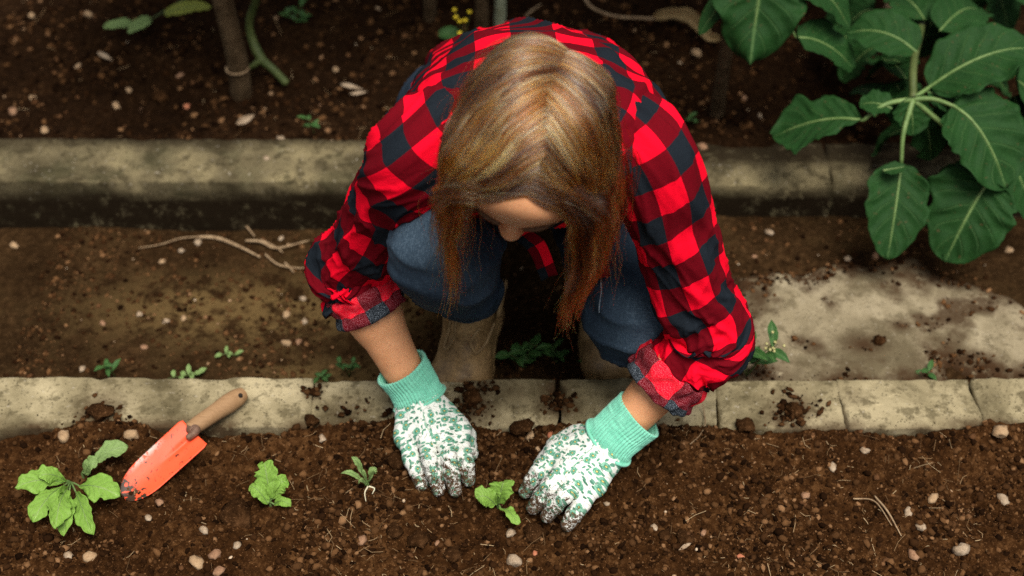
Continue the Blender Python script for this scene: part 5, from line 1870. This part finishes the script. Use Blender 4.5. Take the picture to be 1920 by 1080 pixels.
# ------------------------------------------------------------------ trowel
tm = NT('orange_enamel')
o_ = tm.obj()
n1, n2 = tm.noise(o_, 40, 5, 0.65), tm.noise(o_, 160, 4, 0.65)
c_ = tm.mix(n1, (0.78, 0.065, 0.018), (0.85, 0.11, 0.045))
c_ = tm.mix(tm.math('MULTIPLY', tm.attr('wear'), tm.step(n2, 0.40, 0.50)), c_, (0.46, 0.42, 0.38))
c_ = tm.mix(tm.step(tm.math('ADD', n2, tm.math('MULTIPLY', tm.attr('mud'), 0.25)), 0.60, 0.66), c_, (0.04, 0.022, 0.012))
M['enamel'] = tm.bsdf(c_, 0.42, tm.bump(n2, 0.15, 0.001), 0.2)
wm = NT('worn_ash_handle')
o_ = wm.obj()
n1 = wm.noise(wm.mapv(o_, (60, 60, 60), (0, 0, 0.7)), 1.0, 4, 0.6)
n2 = wm.noise(wm.mapv(o_, (40, 500, 300), (0, 0, -0.8)), 1.0, 3, 0.6)
M['wood'] = wm.bsdf(wm.mix(n1, wm.mix(n2, (0.15, 0.078, 0.032), (0.33, 0.19, 0.09)), wm.mix(n2, (0.22, 0.125, 0.058), (0.40, 0.25, 0.135))), 0.65, wm.bump(n2, 0.3, 0.0008), 0.3)
M['iron'] = plain('rusty_ferrule', (0.10, 0.055, 0.035), (0.22, 0.13, 0.09), 90, 0.6, 0.3, metal=0.3)
M['hole'] = plain('hole_dark', (0.012, 0.008, 0.006), (0.02, 0.014, 0.01), 60, 0.9)
T0, T1, T2, T3 = P(366, 812, 0.024), P(232, 934, -0.006), P(352, 808, 0.026), P(456, 738, 0.017)
tr = empty('garden_trowel', T0)
tag(tr, 'orange garden trowel with worn wooden handle resting on the kerb', 'trowel')
ax = nrm(T1 - T0); L = np.linalg.norm(T1 - T0)
sd_ = nrm(np.cross(ax, [0, -0.45, 1])); up = np.cross(sd_, ax)
nl, nw = 50, 27
t, s = np.meshgrid(np.linspace(0, 1, nl), np.linspace(-1, 1, nw), indexing='ij')
wd = 0.0255 * (1 - 0.06 * t) * np.sqrt(np.clip(1 - (np.clip(t - 0.60, 0, 1) / 0.405) ** 2.3, 0.0, 1))
wd = np.maximum(wd, 0.0006) * (0.93 + 0.07 * sstep(0, 0.05, t))
z = 0.0050 * (s ** 2 * np.abs(wd / 0.0255)) - 0.0035 * np.exp(-(s / 0.16) ** 2) * sstep(0.55, 0.15, t) * 1.0
z = np.where(True, z, z) + 0.004 * np.exp(-(s / 0.2) ** 2) * 0
Gt = T0 + ax * (t * L)[..., None] + sd_ * (s * wd)[..., None] + up * z[..., None]
Vt = np.concatenate([Gt.reshape(-1, 3), (Gt - up * 0.0014).reshape(-1, 3)])
f = grid_faces(nl, nw, False)
n = nl * nw
rim = np.concatenate([np.arange(nw), np.arange(1, nl) * nw + nw - 1, (nl - 1) * nw + np.arange(nw - 2, -1, -1), np.arange(nl - 2, 0, -1) * nw])
r2 = np.roll(rim, -1)
wear = (sstep(0.25, 0.45, t) * sstep(0.85, 0.6, t) * sstep(0.62, 1.0, s if P(260, 860, 0) @ sd_ > T0 @ sd_ else -s)).reshape(-1)
mobj('blade', Vt, np.concatenate([f, f[:, ::-1] + n, np.stack([rim, rim + n, r2 + n, r2], 1)]), M['enamel'], tr,
     attrs={'wear': np.concatenate([wear, wear]), 'mud': np.tile(sstep(0.72, 1.0, t).reshape(-1), 2)})
hx = nrm(T3 - T2)
fer = [T0 + ax * 0.012 + up * 0.004, T0 + up * 0.005 - ax * 0.002, T2 + hx * 0.006]
tube_obj('ferrule', fer, [0.0045, 0.0062, 0.0085], M['iron'], tr, n=16, sides=14)
hd = tube_obj('handle', [T2 + hx * 0.004, T2 + (T3 - T2) * 0.25, T2 + (T3 - T2) * 0.6, T2 + (T3 - T2) * 0.86, T3], [0.0098, 0.0112, 0.0118, 0.0134, 0.0125, 0.0095], M['wood'], tr, n=40, sides=24)
hq = T2 + (T3 - T2) * 0.88
nh = nrm(CAMP - hq); nh = nrm(nh - (nh @ hx) * hx)
tube_obj('hang_hole', [hq + nh * 0.004, hq + nh * 0.0136], [0.0032, 0.0032], M['hole'], hd, n=6, sides=14)

# ------------------------------------------------------------------ stones, clods, twigs one can point at
def rock_mat(name, a, b):
    return plain(name, a, b, 70, 0.85, 0.5, 0.2, bd=0.0015)


M['white_stone'] = rock_mat('white_stone', (0.20, 0.135, 0.08), (0.40, 0.31, 0.22))
M['pink_stone'] = rock_mat('pink_stone', (0.17, 0.085, 0.045), (0.31, 0.18, 0.105))
M['tan_stone'] = rock_mat('tan_stone', (0.26, 0.16, 0.085), (0.38, 0.26, 0.15))
M['red_stone'] = rock_mat('red_stone', (0.32, 0.10, 0.05), (0.42, 0.17, 0.09))
M['clod'] = soil_mat('soil_clod', (0.008, 0.0034, 0.0013), (0.036, 0.016, 0.006), (0.10, 0.048, 0.02), fine=1.6)
RV, RF = ico2()


def stone(name, px, zfun, size_px, mat, label, seed, cat, group, asp=0.75, flat=0.65):
    u, v = px
    z_ = zfun(u, v)
    p = P(u, v, z_)
    s = size_px / 2 / (FPX / (np.linalg.norm(CAMP - p) * 0.99))
    r = np.random.default_rng(seed)
    V = RV * (1 + 0.75 * fbm(RV * 1.7, 3, seed, 0.65))[:, None]
    a = r.uniform(0, 3.14)
    V = V * np.array([1.0, asp, flat])
    V = np.stack([V[:, 0] * math.cos(a) - V[:, 1] * math.sin(a), V[:, 0] * math.sin(a) + V[:, 1] * math.cos(a), V[:, 2]], -1) * s
    o = mobj(name, V, RF, M[mat], None, smooth=(name != 'pebble'))
    o.location = (p[0], p[1], z_ + s * flat * 0.22)
    tag(o, label, cat, group)
    return o


def zp(u, v):
    return float(gp(u, v)[2])


def zb(u, v):
    q = P(u, v, 0.0)
    return float(z_back(np.array([q[0]]), np.array([q[1]]))[0])


PB = [  # front bed
    (605, 823, 17, 'white_stone', 'white pebble by the kerb between handle and first glove'), (679, 1013, 22, 'pink_stone', 'pinkish white pebble below the thin uprooted seedling'),
    (965, 1052, 30, 'white_stone', 'flat white pebble at the bottom edge below the planted seedling'), (957, 1001, 20, 'white_stone', 'whitish pebble just below the planted seedling'),
    (1226, 990, 16, 'white_stone', 'small upright white pebble right of the second glove'), (300, 942, 16, 'pink_stone', 'pale pebble beside the trowel tip'),
    (279, 972, 14, 'white_stone', 'small white pebble below the trowel tip'), (382, 995, 20, 'white_stone', 'white pebble in the soil below the lone seedling'),
    (128, 1042, 22, 'white_stone', 'whitish pebble below the large leafy seedling'), (168, 1046, 26, 'tan_stone', 'tan pebble below the large leafy seedling'),
    (405, 1040, 24, 'pink_stone', 'pale pink pebble near the bottom edge under the lone seedling'), (368, 1055, 32, 'tan_stone', 'broad tan stone near the bottom edge'),
    (410, 1072, 26, 'pink_stone', 'pale stone cut by the bottom edge'), (445, 1022, 18, 'white_stone', 'small white pebble left of the broad clod'),
    (247, 818, 26, 'tan_stone', 'tan stone by the kerb above the trowel blade'), (120, 820, 26, 'tan_stone', 'flat tan stone near the kerb at the left edge'),
    (1138, 945, 12, 'white_stone', 'white pebble right below the pinky of the second glove'), (1622, 846, 18, 'white_stone', 'oval white pebble below the kerb on the far side'),
    (1560, 878, 20, 'white_stone', 'white pebble in the gritty soil below the slab'), (1510, 930, 18, 'pink_stone', 'pink pebble in the gritty soil'), (1702, 962, 22, 'white_stone', 'pale pebble in the gritty soil near straw'),
    (1880, 938, 28, 'white_stone', 'large pale pebble at the right edge'), (1750, 935, 24, 'tan_stone', 'tan pebble near the right edge'), (1800, 1032, 28, 'white_stone', 'white stone at the lower right'),
    (1712, 1042, 22, 'pink_stone', 'pale pink stone at the lower right near the bottom'), (1728, 990, 20, 'white_stone', 'whitish pebble at the lower right above the pink one'),
    (1875, 810, 30, 'tan_stone', 'flat pale chip under the kerb at the right edge'), (1388, 1044, 14, 'red_stone', 'small red pebble at the bottom right of the gloves'), (1318, 1000, 14, 'pink_stone', 'tiny pink pebble below the second glove cuff'),
    (1035, 820, 22, 'red_stone', 'rust red stone at the kerb break between the hands'), (995, 818, 20, 'tan_stone', 'brown stone under the kerb break'), (820, 1018, 12, 'pink_stone', 'tiny pink pebble in the soil between the gloves'),
    (1003, 1038, 12, 'red_stone', 'tiny orange pebble right of the flat white one')]
for i, (u, v, s, m, lb) in enumerate(PB):
    stone('pebble', (u, v), zf, s, m, lb, 2000 + i, 'pebble', 'pebbles in the front bed')
PP = [(372, 455, 16, 'white_stone', 'white pebble at the end of the curved twig'), (340, 471, 13, 'white_stone', 'white pebble left of the curved twig'), (304, 492, 14, 'tan_stone', 'orange tan pebble on the path below the curved twig'),
      (568, 560, 14, 'white_stone', 'round white pebble on the path by the cuff'), (571, 603, 14, 'white_stone', 'square white pebble on the path beside the forearm'), (537, 645, 20, 'tan_stone', 'tan pebble behind the kerb beside the forearm'),
      (560, 642, 14, 'pink_stone', 'pale pebble next to the tan one behind the kerb'), (537, 591, 18, 'tan_stone', 'tan stone on the path left of the square pebble'), (345, 597, 14, 'tan_stone', 'tan pebble in the middle of the path'),
      (312, 603, 13, 'white_stone', 'white pebble in the middle of the path'), (262, 590, 14, 'white_stone', 'upright white pebble in the middle of the path'), (193, 607, 13, 'pink_stone', 'pale pink pebble on the sandy patch'),
      (270, 652, 14, 'pink_stone', 'pale pink pebble behind the kerb'), (155, 692, 14, 'white_stone', 'whitish pebble behind the kerb near the left'), (27, 462, 18, 'tan_stone', 'tan pebble at the left edge of the path'),
      (527, 447, 13, 'white_stone', 'white pebble among the forked twigs'), (1443, 437, 16, 'white_stone', 'white pebble at the rear kerb foot beside the sleeve'), (1588, 486, 15, 'white_stone', 'white pebble at the rear edge of the slab'),
      (1640, 481, 16, 'pink_stone', 'pink pebble beneath the hanging leaf'), (1890, 470, 20, 'tan_stone', 'tan stone beside the lowest broad leaf'), (1415, 482, 12, 'pink_stone', 'small pink pebble above the slab corner')]
for i, (u, v, s, m, lb) in enumerate(PP):
    stone('pebble', (u, v), zp, s, m, lb, 2100 + i, 'pebble', 'pebbles on the path')
PR = [(62, 185, 15, 'tan_stone', 'tan pebble in the rear bed at the left edge'), (60, 30, 14, 'tan_stone', 'tan pebble at the top left'), (25, 210, 20, 'pink_stone', 'pale pebble above the rear kerb at the left'), (84, 245, 18, 'tan_stone', 'tan pebble just above the rear kerb at the left'),
      (218, 200, 18, 'tan_stone', 'tan pebble in the rear bed left of the white chip'), (265, 210, 14, 'pink_stone', 'pale pink pebble in the rear bed'), (350, 200, 14, 'red_stone', 'red pebble in the rear bed'), (242, 170, 16, 'tan_stone', 'tan pebble in the rear bed below the leafy twig'),
      (166, 28, 18, 'tan_stone', 'tan pebble left of the pale leaves'), (338, 143, 15, 'pink_stone', 'pale pebble left of the thick stalk'), (300, 185, 34, 'clod', 'brown lump of earth left of the thick stalk'), (527, 262, 18, 'white_stone', 'pale stone on the rear kerb edge near the sleeve'),
      (500, 298, 14, 'white_stone', 'white pebble lying on the rear kerb top'), (1317, 276, 22, 'pink_stone', 'pink pebble in the rear bed beside the shirt'), (1360, 298, 30, 'tan_stone', 'flat tan stone at the rear kerb beside the sleeve'),
      (1305, 100, 22, 'tan_stone', 'orange tan chip between dry leaf and collard'), (1395, 185, 12, 'pink_stone', 'tiny pale pebble beside the grey stem'), (1425, 218, 12, 'white_stone', 'tiny white pebble under the collard'),
      (600, 200, 12, 'pink_stone', 'tiny pale pebble near the shirt shoulder'), (630, 132, 14, 'tan_stone', 'tan pebble above the white chip near the shoulder')]
for i, (u, v, s, m, lb) in enumerate(PR):
    stone('pebble' if m != 'clod' else 'soil_clod', (u, v), zb if i != 12 else (lambda a, b_: 0.016), s, m, lb, 2200 + i, 'pebble' if m != 'clod' else 'clod', 'pebbles in the rear bed' if m != 'clod' else None)
CL = [(190, 775, 46, 0.005, 'dark soil clod sitting on the kerb near the left'), (445, 970, 62, None, 'round brown clod right of the large seedling'), (585, 790, 26, 0.0, 'soil clod at the kerb crack'), (745, 865, 44, None, 'dark clod beside the first glove'),
      (785, 1012, 40, None, 'pale brown clod below the first glove'), (850, 1040, 36, None, 'brown clod near the bottom below the first glove'), (980, 805, 40, 0.004, 'soil clod spilling over the kerb break'), (1000, 1000, 44, None, 'brown clod below the planted seedling'),
      (885, 745, 34, 0.004, 'earth lump on the kerb next to the boot'), (1490, 770, 30, 0.004, 'earth lump on the kerb below the slab'), (1395, 800, 34, 0.0, 'clod at the kerb under the cracked block'), (1650, 640, 26, Z_SL, 'brown earth lump on the slab'),
      (740, 1000, 30, None, 'small clod below the thin seedling'), (1285, 1010, 34, None, 'round clod below the second glove cuff'), (1245, 1005, 24, None, 'small oval clod right of the upright white pebble'), (610, 765, 12, 0.0, 'small earth crumb on the kerb right of the crack'), (640, 778, 12, 0.0, 'earth crumb on the kerb beside the glove cuff')]
for i, (u, v, s, z_, lb) in enumerate(CL):
    stone('soil_clod', (u, v), zf if z_ is None else (lambda a, b_, q=z_: q), s, 'clod', lb, 2300 + i, 'clod', 'soil clods', 0.9, 0.7)


def twig(ctrl, r, label, mat='twig', branches=()):
    o = empty('twig', ctrl[0])
    tag(o, label, 'twig')
    tube_obj('stem', ctrl, [r * 0.8, r, r * 0.8, r * 0.5], M[mat], o, n=30, sides=8)
    for c, rr in branches:
        tube_obj('side_shoot', c, [rr, rr * 0.6], M[mat], o, n=14, sides=6)


def gpl(lst, lift=0.006):
    return [gp(u, v) + np.array([0, 0, lift]) for u, v in lst]


twig(gpl([(375, 449), (410, 452), (450, 468), (488, 487)]), 0.0032, 'curved pale twig lying on the path', branches=[(gpl([(375, 449), (340, 452), (300, 464), (262, 470)]), 0.0014)])
twig(gpl([(462, 458), (490, 460), (520, 472), (580, 458)], 0.008), 0.0024, 'forked twig near the sleeve with a broken end', branches=[(gpl([(490, 455), (520, 470), (530, 478)]), 0.002), (gpl([(455, 420), (470, 438), (478, 448)]), 0.0022)])
twig(gpl([(498, 482), (520, 500), (550, 507), (582, 508)], 0.006), 0.0018, 'thin twig ending under the rolled cuff', branches=[(gpl([(535, 498), (545, 508), (552, 516)]), 0.002)])
twig([P(1318, 758, 0.012), P(1320, 775, 0.006), P(1322, 796, 0.004), P(1312, 816, 0.004), P(1294, 833, zf(1294, 833) + 0.004)], 0.0009, 'thin brown root hanging across the kerb by the cuff', 'twig')
twig([P(1640, 930, zf(1640, 930) + 0.004), P(1665, 960, zf(1665, 960) + 0.005), P(1690, 1005, zf(1690, 1005) + 0.004)], 0.0014, 'dry straw in the gritty soil at the right', 'twig', [([P(1600, 935, zf(1600, 935) + 0.004), P(1640, 940, zf(1640, 940) + 0.006), P(1672, 985, zf(1672, 985) + 0.004)], 0.0011)])
twig([P(985, 30, 0.02), P(1000, 18, 0.025), P(1015, 8, 0.03)], 0.0022, 'short pale twig above the shirt back')


def chip(ctrl, w, label, seed):
    o = empty('wood_chip', ctrl[0])
    tag(o, label, 'chip')
    leaf(o, ctrl, w, M['white_stone'], (0.1, -0.5, 1), prof_lance, 0.05, 0.35, 0.1, seed, 20, 9, name='husk')


chip([P(638, 158, 0.012), P(655, 162, 0.014), P(682, 168, 0.012)], 0.008, 'curved white husk lying near the shirt shoulder', 3001)
chip([P(655, 176, 0.01), P(670, 175, 0.012), P(690, 172, 0.01)], 0.006, 'tan husk just below the curved white one', 3002)
chip([P(443, 233, 0.006), P(460, 226, 0.012), P(478, 216, 0.012)], 0.013, 'pale dry chip above the rear kerb', 3003)
chip([P(182, 98, 0.012), P(196, 106, 0.014), P(212, 114, 0.012)], 0.009, 'pale chip below the leafy twig', 3004)
chip([P(1272, 1032, zf(1272, 1032) + 0.004), P(1285, 1024, zf(1285, 1024) + 0.005), P(1296, 1018, zf(1296, 1018) + 0.004)], 0.005, 'thin pale splinter in the soil below the second glove', 3005)
